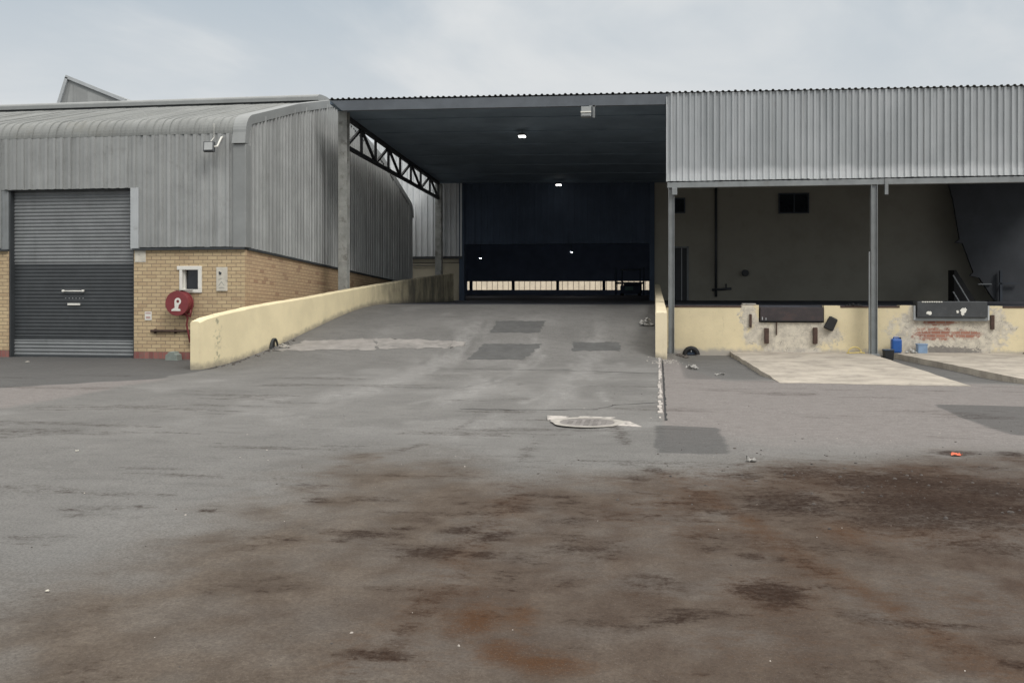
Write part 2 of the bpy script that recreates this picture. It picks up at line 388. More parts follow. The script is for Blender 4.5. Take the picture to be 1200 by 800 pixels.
def ground_masks(x, y):
    n1 = fbm(x*.9, y*.9, 3); n2 = fbm(x*2.5, y*2.5, 11); n3 = fbm(x*6, y*6, 23); nst = fbm(x*1.1+y*.3, y*4.2, 31)
    w = (n1-.5)*1.6 + (n2-.5)*.7
    # brown dust: right of a line parallel to the camera path, nearer than a curved front
    yb = np.interp(x, [-30,-3.6,-2.6,-1.9,-1.2,-.5,0,1.0,3.6,8,30], [9.2,8.9,9.1,8.9,8.2,8.3,8.7,9.1,9.9,11.2,12.5])
    dust = ss(-.9, 1.3, yb - y + w*.6) * ss(-.9, 1.1, x + 3.25 + w*.7)
    dust = dust*(.75+.25*ss(.3, .65, n2))
    # black grime spread on the right
    def blobs(L, soft):
        out = np.zeros_like(x)
        for cx, cy, rx, ry, k in L:
            q = (np.abs(x-cx) < 3.2*rx+.3) & (np.abs(y-cy) < 3.2*ry+.3)
            u = (x[q]-cx)/rx; v = (y[q]-cy)/ry
            rr = np.sqrt(u*u+v*v)*(1+.0*u) + (n2[q]-.5)*.7 + (n3[q]-.5)*.5
            out[q] = np.maximum(out[q], k*(1-ss(.15, soft, rr)))
        return out
    grime = blobs(DARK, 1.75)
    soil = np.maximum(ss(-.6, 2.6, x + w*.8), .55*ss(-2.6,-.6,x+w*.5))*dust*ss(3.0,4.2,y)
    grime = np.maximum(grime, .5*dust*ss(.58,.76,nst)*ss(4.5,6.0,y))
    grime = np.maximum(grime, .30*dust*ss(.52,.76,n2))
    rust = blobs(RUST, 1.9)
    rust = np.maximum(rust, .42*dust*ss(.38,.7,n1)*ss(-1.5,.5,x))
    # the older pinkish stone asphalt of the right yard
    yard = ss(.06, .12, x)*ss(8.4, 11.6, y+(n2-.5)*.8)*(1-ss(.55,.75, (x-.10)*np.clip((y-17)*.9,0,9)*.22+(n2-.5)*.15)) 
    yard = np.where(y > 17, yard*np.where(x > .45+(22-y)*.16, 0, 1), yard)
    # pinkish light band by the left shed
    yu = 15.7 + (x+8.84)*1.05 + (n1-.5)*.7
    lband = ss(.0, .5, -8.5 - x + (n2-.5)*.6)*ss(10.9, 11.5, y + (n1-.5)*1.2)*(1-ss(-.1,.1, y-yu))
    yard = np.maximum(yard, .85*lband)
    dark = .95*ss(.0,.2, -8.8-x+(n2-.5)*.2)*ss(-.1,.1,y-yu)
    dark = np.maximum(dark, .55*ss(.4,.6,x)*ss(17,17.6,y))
    # repaired rectangles of newer asphalt
    def rect(x0, x1, y0, y1, e=.06):
        q = (n3-.5)*.12
        return ss(x0-e, x0+e, x+q)*(1-ss(x1-e, x1+e, x+q))*ss(y0-e, y0+e, y+q)*(1-ss(y1-e, y1+e, y+q))
    dark = np.maximum(dark, .85*rect(0.0,.74,9.35,11.15))
    dark = np.maximum(dark, .75*rect(3.82+0*x,9,11.2,13.85)*ss(-.2,.1,(x-3.8)-(12.6-y)*.12))
    # pale worn wheel tracks on the ramp
    pale = np.zeros_like(x)
    for cx, wd in ((-1.45,.30),(-2.9,.35),(.9,.35),(-4.6,.5)):
        t = np.exp(-((x-cx-(n1-.5)*.5)/wd)**2)
        pale = np.maximum(pale, t*ss(11.5,14,y)*(1-ss(23,25.5,y))*ss(.34,.58,fbm(x*3.2+y*.35, y*.55, 71+int(cx*10)))*(.95 if cx<0 else .3))
    pale = np.maximum(pale, .5*ss(.55,.72,n1)*(1-dust)*ss(9,11,y))
    for pts, wd, k in (([(-2.2,9.6),(-2.0,12.0),(-1.55,15.2),(-1.2,18.6),(-1.25,22)], .10, .8), ([(-3.6,12.2),(-2.9,14.4),(-2.6,17.5),(-2.5,21.5)], .09, .7), ([(-.7,13.5),(-.95,16.2),(-1.7,19.2),(-1.9,22.4)], .08, .8), ([(-1.6,14.6),(-1.1,16.2),(-.75,18.4),(-.7,21)], .12, .6)):
        P = np.array(pts); cx = np.interp(y, P[:,1], P[:,0]); q = (y > P[0,1]) & (y < P[-1,1])
        pale = np.maximum(pale, q*k*np.exp(-((x-cx-(n1-.5)*.2)/wd)**2)*ss(.36,.6,fbm(x*2.2, y*1.1, 91)))
    for pts, wd, k in (([(1.6,3.5),(1.1,5.2),(.55,7.0),(-.1,9.0),(-.5,11)], .09, .55), ([(-1.2,3.2),(-1.1,5.0),(-1.05,7.6),(-1.3,10)], .10, .4), ([(-3.0,7),(-2.4,9.6),(-2.2,12.5),(-2.3,16)], .08, .4)):
        P = np.array(pts); cx = np.interp(y, P[:,1], P[:,0]); q = (y > P[0,1]) & (y < P[-1,1])
        grime = np.maximum(grime, q*k*np.exp(-((x-cx-(n1-.5)*.25)/wd)**2)*ss(.35,.65,fbm(x*1.5, y*1.3, 95)))
        rust = np.maximum(rust, q*dust*k*1.2*np.exp(-((x-cx-(n1-.5)*.25)/(wd*2))**2))
    scuff = ss(.60,.72,fbm(x*.5, y*2.6, 57))*(1-dust)*(1-ss(16,19,y))
    return dict(soil=soil, dust=dust, grime=np.maximum(grime, .35*scuff), rust=rust, yard=yard, dark=dark, pale=pale)

def groundmat():
    m, nt, b = newmat('worn_asphalt'); n = N(nt); p = n.pos()
    A = {k: n.attr(k) for k in ('dust','grime','rust','yard','dark','pale','soil')}
    big = n.noise(p, .55, 6, .62); mid = n.noise(p, 4.5, 8, .72); fin = n.noise(p, 60, 4, .75); agg = n.noise(p, 150, 2, .6); grit = n.noise(p, 26, 6, .75)
    st = n.noise(n.pos((1.4, 3.6, 1)), 1.6, 9, .74); rag = n.noise(n.pos((1, 1.7, 1)), 5.5, 9, .76); rag2 = n.noise(n.pos((1.5, 1, 1)), 1.7, 9, .72)
    cen = lambda v, k: n.math('MULTIPLY', n.math('SUBTRACT', v, .5), k)
    c = n.mix(n.ramp(big, .3, .7), (.158,.155,.149), (.200,.196,.188))
    c = n.mix(n.ramp(st, .48, .72, 0, .6), c, (.118,.116,.112))
    c = n.mix(n.ramp(rag2, .55, .72, 0, .4), c, (.222,.216,.206))
    c = n.mix(n.math('MULTIPLY', A['pale'], n.ramp(mid, .3, .7, .2, .9)), c, (.31,.305,.295))
    yc = n.mix(n.ramp(n.math('ADD', n.math('MULTIPLY', rag, .6), n.math('MULTIPLY', grit, .4)), .36, .62), (.182,.165,.157), (.250,.231,.221))
    c = n.mix(n.ramp(n.math('ADD', A['yard'], cen(rag2, .35)), .05, .95, 0, .92), c, yc)
    c = n.mix(n.ramp(n.math('ADD', A['dark'], cen(rag, .30)), .25, .75, 0, .8), c, (.088,.088,.088))
    c = n.mix(n.ramp(fin, .35, .66, .20, 0), c, (.06,.058,.055))
    c = n.mix(n.ramp(agg, .56, .74, 0, .13), c, (.36,.345,.33))
    dc = n.mix(n.ramp(rag2, .32, .68), (.082,.064,.049), (.140,.115,.092))
    dc = n.mix(n.ramp(grit, .40, .62, .45, 0), dc, (.070,.054,.044))
    dc = n.mix(n.math('MULTIPLY', A['soil'], n.ramp(n.math('ADD', n.math('MULTIPLY', rag, .5), n.math('MULTIPLY', rag2, .5)),   .36, .66, 1.0, .42)), dc, (.052,.032,.023))
    c = n.mix(n.ramp(n.math('ADD', A['dust'], cen(rag, .30)), .0, 1.05, 0, .95), c, dc)
    r = n.ramp(n.math('ADD', A['rust'], n.math('ADD', cen(rag, 1.6), cen(grit, .8))), .10, 1.15, 0, .85)
    c = n.mix(n.math('MULTIPLY', r, n.ramp(A['rust'], 0, .2)), c, (.072,.034,.015))
    g = n.ramp(n.math('ADD', A['grime'], n.math('ADD', cen(rag, 2.5), cen(grit, 1.3))), .06, .95, 0, .95)
    g = n.math('MULTIPLY', g, n.ramp(n.math('ADD', n.math('MULTIPLY', grit, .55), n.math('MULTIPLY', rag2, .45)), .34, .60, .40, 1.0))
    c = n.mix(n.math('MULTIPLY', g, n.ramp(A['grime'], 0, .22)), c, (.022,.0125,.0090))
    c = n.mix(n.ramp(fin, .35, .62, .30, 0), c, (.035,.030,.027))
    c = n.mix(n.math('MULTIPLY', n.ramp(agg, .60, .74, 0, .30), n.math('SUBTRACT', 1.0, n.math('MULTIPLY', g, .8))), c, (.27,.245,.22))
    n.link(c, b.inputs['Base Color'])
    n.link(n.ramp(n.math('MAXIMUM', A['dust'], A['grime']), 0, .6, .10, .02), b.inputs['Specular IOR Level'])
    n.link(n.ramp(mid, .3, .7, .72, .92), b.inputs['Roughness'])
    h = n.math('ADD', n.math('MULTIPLY', fin, .6), n.math('ADD', n.math('MULTIPLY', agg, .3), n.math('MULTIPLY', mid, 1.2)))
    n.bump(h, .35, .02, b)
    return m
M['ground'] = groundmat()

def build_ground():
    xs = np.concatenate([[-400,-200,-100,-60,-40,-28,-22,-18,-16,-14.5,-13.5], np.arange(-12.9, -9.7, .12), np.arange(-9.7, 7.0, .06), np.arange(7.0, 11, .15), [12,14,18,24,40,70,120,250,400]])
    xs = np.sort(np.unique(np.round(np.concatenate([xs[(xs<.155)|(xs>.185)], [.16,.18]]), 4)))
    ys = np.concatenate([[-400,-200,-100,-50,-25,-12,-6,-3,-1,0,.8,1.6,2.2], np.arange(2.5, 12, .05), np.arange(12, 27.0, .10), [27.05,27.07,28,30,34,40,60,80,90,110,160,250,500,900]])
    X, Y = np.meshgrid(xs, ys); Z = ground_z(X, Y)
    nx, ny = len(xs), len(ys)
    V = np.stack([X, Y, Z], -1).reshape(-1, 3)
    idx = np.arange(nx*ny).reshape(ny, nx)
    F = np.stack([idx[:-1,:-1], idx[:-1,1:], idx[1:,1:], idx[1:,:-1]], -1).reshape(-1, 4)
    me = bpy.data.meshes.new('ground')
    me.vertices.add(len(V)); me.vertices.foreach_set('co', V.ravel())
    me.loops.add(F.size); me.loops.foreach_set('vertex_index', F.ravel().astype(np.int32))
    me.polygons.add(len(F)); me.polygons.foreach_set('loop_start', np.arange(0, F.size, 4, dtype=np.int32))
    me.update(calc_edges=True); me.validate()
    for k, a in ground_masks(X.ravel(), Y.ravel()).items():
        at = me.attributes.new(k, 'FLOAT', 'POINT'); at.data.foreach_set('value', np.clip(a, 0, 1).astype(np.float32))
    me.polygons.foreach_set('use_smooth', [True]*len(me.polygons))
    me.materials.append(M['ground'])
    o = bpy.data.objects.new('ground', me); COL.objects.link(o); tag(o, 'worn grey asphalt yard rising to a ramp, with brown dirt in front', None, None, 'structure')
build_ground()

def patch(name, quad, m, lift=.005, n=14, wob=.05):
    """a thin repair sheet following the ground; quad or polygon corners in x,y"""
    mb = MB()
    q = [Vector(c) for c in quad]
    rows = []
    for i in range(n+1):
        t = i/n; a = q[0].lerp(q[3], t); b = q[1].lerp(q[2], t); row = []
        for j in range(n+1):
            u = j/n; p = a.lerp(b, u)
            if i in (0, n) or j in (0, n): p = p + Vector((random.uniform(-wob, wob), random.uniform(-wob, wob)))
            row.append((p.x, p.y, gz(p.x, p.y)+lift))
        rows.append(row)
    mb.grid(rows)
    o = mb.build(name, m, smooth=True); o['kind'] = 'structure'; return o
M['patch'] = mat('new_asphalt_patch', (.098,.098,.096), .85, 0, .12, 3, stains=[((.14,.138,.135), 5, .55, .75, .6)], bump=.3, bscale=70, spec=.25)
M['patch_pale'] = mat('worn_concrete_patch', (.262,.246,.230), .85, 0, .18, 3, stains=[((.16,.155,.148), 1.3, .50, .68, .8), ((.32,.29,.26), 4, .6, .8, .4)], bump=.3, bscale=60)
patch('asphalt_patch', [(-4.06,23.10),(-2.85,23.35),(-2.82,24.36),(-4.05,24.15)], M['patch'], wob=.045)
patch('asphalt_patch', [(-4.16,20.58),(-2.92,20.9),(-2.7,22.44),(-4.04,22.1)], M['patch'], wob=.045)
patch('asphalt_patch', [(-1.92,22.08),(-.80,22.4),(-.82,23.06),(-1.95,22.78)], M['patch'], wob=.045)
patch('concrete_patch', [(-8.55,20.25),(-6.3,20.95),(-6.7,21.98),(-8.2,21.35)], M['patch_pale'], wob=.09)
patch('concrete_patch', [(-6.3,20.97),(-4.75,21.60),(-4.85,22.18),(-6.7,21.99)], M['patch_pale'], wob=.09)
patch('concrete_patch', [(-4.75,21.60),(-4.45,21.85),(-4.5,22.15),(-4.85,22.16)], M['patch_pale'], lift=.006, wob=.05)
# cracks
def crack(pts, w=.03):
    mb = MB(); P = [Vector(p) for p in pts]; line = []
    for a, b in zip(P[:-1], P[1:]):
        k = max(2, int((b-a).length/.12))
        for i in range(k): line.append(a.lerp(b, i/k) + Vector((random.uniform(-.03,.03), random.uniform(-.035,.035))))
    line.append(P[-1])
    rows = [[], []]
    for i, p in enumerate(line):
        ww = w*random.uniform(.35, 1.0)
        for s, r in ((-1, rows[0]), (1, rows[1])):
            q = p + Vector((0, s*ww)); r.append((q.x, q.y, gz(q.x, q.y)+.004))
    mb.grid(rows); o = mb.build('pavement_crack', M['black'], smooth=True); o['kind'] = 'structure'
crack([(-4.25,18.75),(-1.97,18.7),(.1,18.25)], .022)
crack([(-2.6,12.5),(-1.43,12.42),(-.76,12.58),(-.56,13.15),(.06,13.6)], .018)
crack([(-3.2,14.6),(-2.6,17.2)], .014)

M['conc_worn'] = mat('broken_whitish_concrete', (.48,.445,.41), .85, 0, .2, 8, stains=[((.12,.115,.11), 8, .50, .62, .9)], bump=.4)
# broken concrete kerb strip between ramp asphalt and yard
mb = MB()
y = 11.75
while y < 21.9:
    L = random.uniform(.05, .28)
    if random.random() < .8:
        w = random.uniform(.012, .045); x0 = .075 + .004*(y-11.7) + random.uniform(-.012, .012); h = random.uniform(.006, .022)
        z = gz(x0, y)
        mb.hexa([(x0-w*random.uniform(.3,1), y, z-.03), (x0+w, y+.02, z-.03), (x0+w*random.uniform(.5,1), y+L, z-.03), (x0-w, y+L-.02, z-.03),
                 (x0-w*.8, y, z+h), (x0+w*.8, y+.02, z+h), (x0+w*.6, y+L, z+h), (x0-w*.8, y+L-.02, z+h)])
    y += L + random.uniform(-.02, .08)
k = mb.build('kerb', M['conc_worn'], bevel=.006); tag(k, 'broken whitish kerb strip along the right side of the ramp', None, None, 'structure')
mb = MB(); rows = [[], []]
for i in range(90):
    y = 11.6 + i*.113; x = .135 + .004*(y-11.7)
    a = random.uniform(.006,.03)
    for r, dx in ((rows[0], -.012), (rows[1], a)): r.append((x+dx, y, gz(x+dx, y)+.004))
mb.grid(rows); o = mb.build('pavement_joint', M['black'], smooth=True); o['kind'] = 'structure'

# manhole: cover in a ring of broken concrete
mh = thing('manhole', (-.80, 11.28, 0), 'round manhole cover set in broken whitish concrete on the ramp approach', 'manhole')
mb = MB(); c = Vector((-.80, 11.28)); z0 = gz(c.x, c.y)
ring = []
for r, dz in ((.33, .010), (.37, .016), (.44, .012)):
    ring.append([(c.x+r*math.cos(a)*(1+(.06*math.sin(5*a) if r > .4 else 0)), c.y+r*math.sin(a), z0+dz) for a in [2*math.pi*k/40 for k in range(41)]])
mb.grid(ring); mb.build('concrete_ring', M['bare_conc'], mh, smooth=True)
mb = MB()
mb.prism([(c.x+.33*math.cos(2*math.pi*k/36), c.y+.33*math.sin(2*math.pi*k/36)) for k in range(36)], z0-.03, z0+.008, 'z')
for i in range(-2, 3):
    for j in range(-2, 3):
        if i*i+j*j <= 5: mb.box(c.x+i*.10-.03, c.x+i*.10+.03, c.y+j*.10-.03, c.y+j*.10+.03, z0+.006, z0+.014)
M['iron'] = mat('cast_iron', (.20,.185,.175), .7, .1, .2, 6, bump=.2)
mb.build('cover', M['iron'], mh)
mb = MB()
for poly in ([(-.52,11.50),(-.30,11.42),(-.14,10.98),(-.40,11.05),(-.50,11.12),(-.44,11.30)], [(-1.30,11.45),(-1.34,11.80),(-1.06,11.78),(-1.08,11.60),(-1.20,11.42)], [(-.95,11.68),(-.55,11.62),(-.48,11.76),(-.92,11.80)]):
    mb.prism(poly, z0-.02, z0+.011, 'z')
mb.build('concrete_surround', M['conc_worn'], mh)

# loading aprons (concrete slabs running down from the dock)
M['apron'] = mat('pale_concrete_apron', (.385,.345,.29), .85, 0, .2, 1.2, stains=[((.20,.18,.155), 1.3, .46, .70, .75), ((.09,.085,.08), 2.0, .58, .70, .75), ((.46,.42,.36), 5, .56, .7, .5)], bump=.25, bscale=50)
def apron(poly_back_l, poly_back_r, front_r, front_l, zb, zf):
    mb = MB(); n = 20; top = []
    for i in range(n+1):
        t = i/n; a = Vector(poly_back_l).lerp(Vector(front_l), t); b = Vector(poly_back_r).lerp(Vector(front_r), t); row = []
        for j in range(n+1):
            p = a.lerp(b, j/n)
            e = random.uniform(-.018,.018) if j in (0, n) or i == n else 0
            row.append((p.x+e, p.y+e, zb+(zf-zb)*t+random.uniform(-.002,.002)))
        top.append(row)
    mb.grid(top)
    border = [top[0][j] for j in range(n+1)] + [top[i][n] for i in range(1, n+1)] + [top[n][j] for j in range(n-1, -1, -1)] + [top[i][0] for i in range(n-1, 0, -1)]
    for a, b in zip(border, border[1:]+border[:1]):
        mb.face([a, b, (b[0], b[1], -.35), (a[0], a[1], -.35)])
    o = mb.build('loading_apron', M['apron'], fixn=True); o['kind'] = 'structure'; return o
apron((1.90,24.6),(5.28,24.6),(5.20,16.54),(2.14,16.66), .035, .012)
apron((5.80,24.6),(13.5,24.6),(13.5,16.5),(6.36,16.5), .055, .07)

# loose stones and crumbs of dirt on the yard
def stones(name, n, region, m, smin, smax, label):
    mb = MB(); k = 0
    while k < n:
        x, y = region()
        s = smin*(smax/smin)**(random.random()**2.2)
        z = gz(x, y); h = s*random.uniform(.35,.7); a0 = random.random()*6.28; base = []; top = []
        for i in range(6):
            a = a0+i*math.pi/3; r = s*random.uniform(.7,1.15)
            base.append((x+r*math.cos(a), y+r*math.sin(a), z-.002)); r *= random.uniform(.45,.75)
            top.append((x+r*math.cos(a), y+r*math.sin(a), z+h*random.uniform(.8,1.1)))
        nn = len(mb.v); mb.v += base+top
        mb.f.append(tuple(nn+6+i for i in range(6))); mb.m.append(0)
        for i in range(6):
            j = (i+1) % 6; mb.f.append((nn+i, nn+j, nn+6+j, nn+6+i)); mb.m.append(0)
        k += 1
    tag(mb.build(name, m, fixn=True), label, 'gravel', None, 'stuff')
stones('loose_stones', 320, lambda: (random.gauss(2.4,1.3), random.gauss(8.2,.9)), M['stone'], .005, .022, 'dark crumbs of stone scattered over the black dirt at right')
stones('scattered_grit', 420, lambda: (random.uniform(-4.5,4.5), random.uniform(3.2,15)), M['stone'], .003, .011, 'small grey grit scattered over the whole yard')
stones('pale_chips', 70, lambda: (random.uniform(-5,4.5), random.uniform(3.4,13)), M['stone_pale'], .004, .012, 'tiny pale chips scattered over the yard')
stones('kerb_rubble', 90, lambda: (random.gauss(.2,.16), random.uniform(20.6,22.1)), M['bare_conc'], .008, .035, 'pale rubble crumbs at the foot of the right ramp wall')
stones('wall_rubble', 110, lambda: (lambda y: (xl_of(y)+.05+abs(random.gauss(0,.07)), y))(random.uniform(17.8,21.6)), M['stone'], .012, .05, 'grey rubble crumbs along the foot of the left ramp wall')
# ------------------------------------------------------------------ left warehouse shed
FY = 20.4; SX = -9.3
shed = thing('warehouse_shed', (-12, 24, 0), 'grey corrugated warehouse shed on a tan brick base with roller door, left', 'building')
# brick base
mb = MB()
for x0, x1 in ((-22, -15.28),):
    mb.box(x0, x1, FY, FY+.23, .16, 2.53)
mb.box(-12.05, -10.85, FY, FY+.23, .16, 2.53); mb.box(-10.43, SX, FY, FY+.23, .16, 2.53)
mb.box(-10.85, -10.43, FY, FY+.23, .16, 1.60); mb.box(-10.85, -10.43, FY, FY+.23, 2.08, 2.53)
# side wall with falling top
def zb(y): return 2.53 - .0505*(y-FY)
mb.hexa([(SX-.23,FY+.23,-.2),(SX,FY+.23,-.2),(SX,35.4,-.2),(SX-.23,35.4,-.2),(SX-.23,FY+.23,zb(FY+.23)),(SX,FY+.23,zb(FY+.23)),(SX,35.4,zb(35.4)),(SX-.23,35.4,zb(35.4))])
mb.build('brick_wall', M['brick'], shed)
mb = MB(); mb.box(-22, -15.28, FY-.004, FY+.2, -.1, .16); mb.box(-12.05, SX+.004, FY-.004, FY+.2, -.1, .16)
mb.build('plinth', M['plinth'], shed)
# front cladding
prof = ribs(-22, -15.60, .225, .035) 
def front_sheet(x0, x1, z0, z1, mb):
    pr = ribs(x0, x1, .205, .050, ((0,0),(.50,0),(.60,1),(.92,1)))
    rows = []
    for k, zz in enumerate(np.linspace(z0, z1, 6)):
        rows.append([(x, FY-.03-h+(.012*(fbm(np.array([x*1.1]), np.array([zz*1.3]), 8)[0]-.5) if 0 < k < 5 else 0), zz+(random.uniform(-.006,.006) if k == 0 else 0)) for x, h in pr])
    mb.grid(rows)
mb = MB()
front_sheet(-22, -15.45, 2.60, 5.2, mb); front_sheet(-15.45, -11.90, 3.99, 5.2, mb); front_sheet(-11.90, -9.50, 2.60, 5.2, mb)
mb.build('front_cladding', M['sheet'], shed, fixn=False)
mb = MB(); mb.box(-22, -15.45, FY, FY+.12, 2.53, 5.2); mb.box(-15.45, -11.9, FY, FY+.30, 3.97, 5.2); mb.box(-11.9, SX, FY, FY+.12, 2.53, 5.2)
mb.build('wall_lining', M['dark_paint'], shed)
mb = MB(); mb.box(-12.05, SX+.02, FY-.075, FY+.1, 2.535, 2.575); mb.box(-22, -15.28, FY-.075, FY+.1, 2.535, 2.575)
mb.hexa([(SX-.05,FY+.1,zb(FY+.1)+.002),(SX+.05,FY+.1,zb(FY+.1)+.002),(SX+.05,35.4,zb(35.4)+.002),(SX-.05,35.4,zb(35.4)+.002),(SX-.05,FY+.1,zb(FY+.1)+.05),(SX+.05,FY+.1,zb(FY+.1)+.05),(SX+.05,35.4,zb(35.4)+.05),(SX-.05,35.4,zb(35.4)+.05)])
mb.build('drip_flashing', M['dark_paint'], shed)
# roof section: bull-nosed front eave, ridge, bull-nosed rear eave
def roof_path():
    P = []; r = .41
    for a in np.linspace(0, 75, 9):
        P.append((FY+r-r*math.cos(R(a)), 5.2+r*math.sin(R(a))))
    P += [(23.5, P[-1][1]+(23.5-P[-1][0])*.285)]
    P.append((26.4, 7.09))
    P.append((31.3, 6.13))
    r = .55; zc = 4.40
    for a in np.linspace(69, 0, 8):
        P.append((35.4-r+r*math.cos(R(a)), zc+r*math.sin(R(a))))
    return P
RP = roof_path()
def path_normals(P):
    out = []
    for i in range(len(P)):
        a = P[max(i-1,0)]; b = P[min(i+1,len(P)-1)]; d = Vector((b[0]-a[0], b[1]-a[1])).normalized(); out.append((-d.y, d.x))
    return out
RN = path_normals(RP)
def roof_z(y):
    return float(np.interp(y, [p[0] for p in RP], [p[1] for p in RP]))
pr = ribs(-22, -9.48, .205, .050, ((0,0),(.50,0),(.60,1),(.92,1)))
mb = MB(); mb.grid([[(x, y+n[0]*(h*.55+.035), z+n[1]*(h*.55+.035)) for x, h in pr] for (y, z), n in zip(RP[:10], RN[:10])])
mb.grid([[(x, y+n[0]*(h*q+.035), z+n[1]*(h*q+.035)) for x, h in pr] for (y, z), n, q in zip(RP[9:], RN[9:], [.55, .3]+[.3]*20)])
mb.build('roof', M['sheet_roof'], shed, fixn=False)
mb = MB(); mb.grid([[(x, y-n[0]*.05, z-n[1]*.05) for x in (-22, -9.4)] for (y, z), n in zip(RP, RN)]); mb.build('roof_lining', M['dark_paint'], shed, fixn=False)
# side cladding
ysmp = ribs(FY+.06, 35.4, .205, .045, ((0,0),(.50,0),(.60,1),(.92,1)))
mb = MB(); lo = []; hi = []
for y, h in ysmp:
    lo.append((SX+.012+h, y, zb(y)+.06)); hi.append((SX+.012+h, y, max(roof_z(y)-.02, zb(y)+.2)))
mb.grid([lo, hi]); mb.build('side_cladding', M['sheet'], shed, fixn=False)
mb = MB(); poly = [(FY+.02, 2.3)] + [(y, z-.03) for y, z in RP] + [(35.38, 1.7)]
mb.prism([p for p in poly], SX-.10, SX-.02, 'x'); mb.build('gable_lining', M['dark_paint'], shed)
# verge flashing along the gable and the bull-nose end piece
mb = MB()
P2 = [(FY-.06, 4.94)] + RP
n2 = path_normals(P2); w = .21
outer = []; inner = []
for (y, z), n in zip(P2, n2):
    outer.append((y+n[0]*.085, z+n[1]*.085)); inner.append((y-n[0]*(w-.085), z-n[1]*(w-.085)))
inner[0] = (outer[0][0]+w, outer[0][1])
rows = []
for (oy, oz), (iy, iz) in zip(outer, inner):
    rows.append([(-9.56, oy, oz), (SX+.06, oy, oz), (SX+.06, iy, iz), (SX+.03, iy, iz)])
mb.grid(rows); mb.face([rows[0][0], rows[0][1], rows[0][2], (-9.56, inner[0][0], inner[0][1])])
mb.build('verge_flashing', M['flash'], shed)
mb = MB(); mb.box(-9.56, SX+.055, FY-.085, FY-.02, 2.58, 4.95); mb.box(SX-.005, SX+.055, FY-.02, FY+.20, 2.58, 4.95)
mb.build('corner_flashing', M['flash'], shed, bevel=.012)
# ridge ventilator with rounded top
mb = MB(); prof = [(25.68,7.03),(25.68,7.13),(25.70,7.17),(25.78,7.21),(26.0,7.24),(26.4,7.26),(26.8,7.24),(27.05,7.18),(27.05,7.03)]
mb.prism(prof, -22, -9.50, 'x'); mb.build('ridge_ventilator', M['flash'], shed, smooth=False)
mb = MB(); mb.box(-22, -9.52, 25.74, 26.98, 6.80, 7.032); mb.build('ridge_shadow_line', M['dark_paint'], shed)  # dark box that paints the shadow line under the ventilator
# door jamb trim and lintel block
mb = MB(); mb.box(-12.10, -11.90, FY-.075, FY+.02, 2.56, 3.985); mb.build('door_trim', M['trim'], shed, bevel=.008)
mb = MB(); mb.box(-15.50, -15.28, FY-.02, FY+.22, 2.54, 3.985); mb.build('door_trim', M['steel'], shed, bevel=.008)
mb = MB(); mb.box(-12.03, -11.75, FY-.012, FY+.1, 2.25, 2.53); mb.build('lintel_block', M['offwhite'], shed, bevel=.012)
# roller door
mb = MB(); rows = []; mi = []
z = .02; DX0, DX1, DY = -15.28, -12.03, FY+.17
zs = []
while z < 4.05:
    for u, k in ((0,0),(.012,0),(.030,.018),(.050,.022),(.070,.018)): zs.append((z+u, k))
    z += .0855
rows = [[(DX0, DY-k*(.45 if .41 < zz < 2.23 else 1), zz), (DX1, DY-k*(.45 if .41 < zz < 2.23 else 1), zz)] for zz, k in zs]
mb.grid(rows)
mb.m = [1 if .41 < (zs[i][0]+zs[i+1][0])/2 < 2.23 else 0 for i in range(len(zs)-1)]
door = mb.build('roller_door', [M['door_grey'], M['dark_paint']], shed, fixn=False)
mb = MB(); mb.box(DX0, DX1, DY-.03, DY+.02, -.02, .06); mb.build('bottom_rail', M['dark_paint'], door, bevel=.006)
mb = MB(); mb.tube([(-13.93, DY-.02, 1.57),(-13.93, DY-.07, 1.58),(-13.41, DY-.07, 1.58),(-13.41, DY-.02, 1.57)], .016, 8)
mb.tube([(-13.95, DY-.07, 1.58),(-13.90, DY-.07, 1.58)], .03, 8); mb.tube([(-13.44, DY-.07, 1.58),(-13.39, DY-.07, 1.58)], .03, 8)
mb.build('handle', M['white'], door, smooth=True)
mb = MB(); mb.box(-13.84, -13.52, DY-.035, DY-.012, 1.24, 1.29); mb.build('lock_plate', M['white'], door, bevel=.004)
for i in range(6):
    mb = MB(); mb.box(-13.9+i*.09, -13.885+i*.09, DY-.028, DY-.01, 1.40, 1.42); mb.build('latch_slot', M['trim'], door)
for a in (DX0-.02, DX1-.05): mb = MB(); mb.box(a, a+.06, FY+.02, FY+.22, 0, 3.965); mb.build('guide_rail', M['dark_paint'], door)
# small window
mb = MB(); fx0, fx1, fz0, fz1 = -10.96, -10.35, 1.54, 2.16
mb.box(fx0, fx1, FY-.035, FY+.06, 2.07, fz1); mb.box(fx0+.06, fx1, FY-.035, FY+.06, fz0, 1.62)
mb.box(fx0+.06, -10.83, FY-.034, FY+.06, 1.62, 2.07); mb.box(-10.44, fx1, FY-.034, FY+.06, 1.62, 2.07)
win = mb.build('window', M['white'], shed, bevel=.008)
mb = MB(); mb.box(-10.83, -10.44, FY+.12, FY+.14, 1.6, 2.08); mb.build('pane', M['glass'], win)
mb = MB(); mb.box(-10.842, -10.80, FY+.06, FY+.2, 1.6, 2.08); mb.build('reveal', M['white'], win)

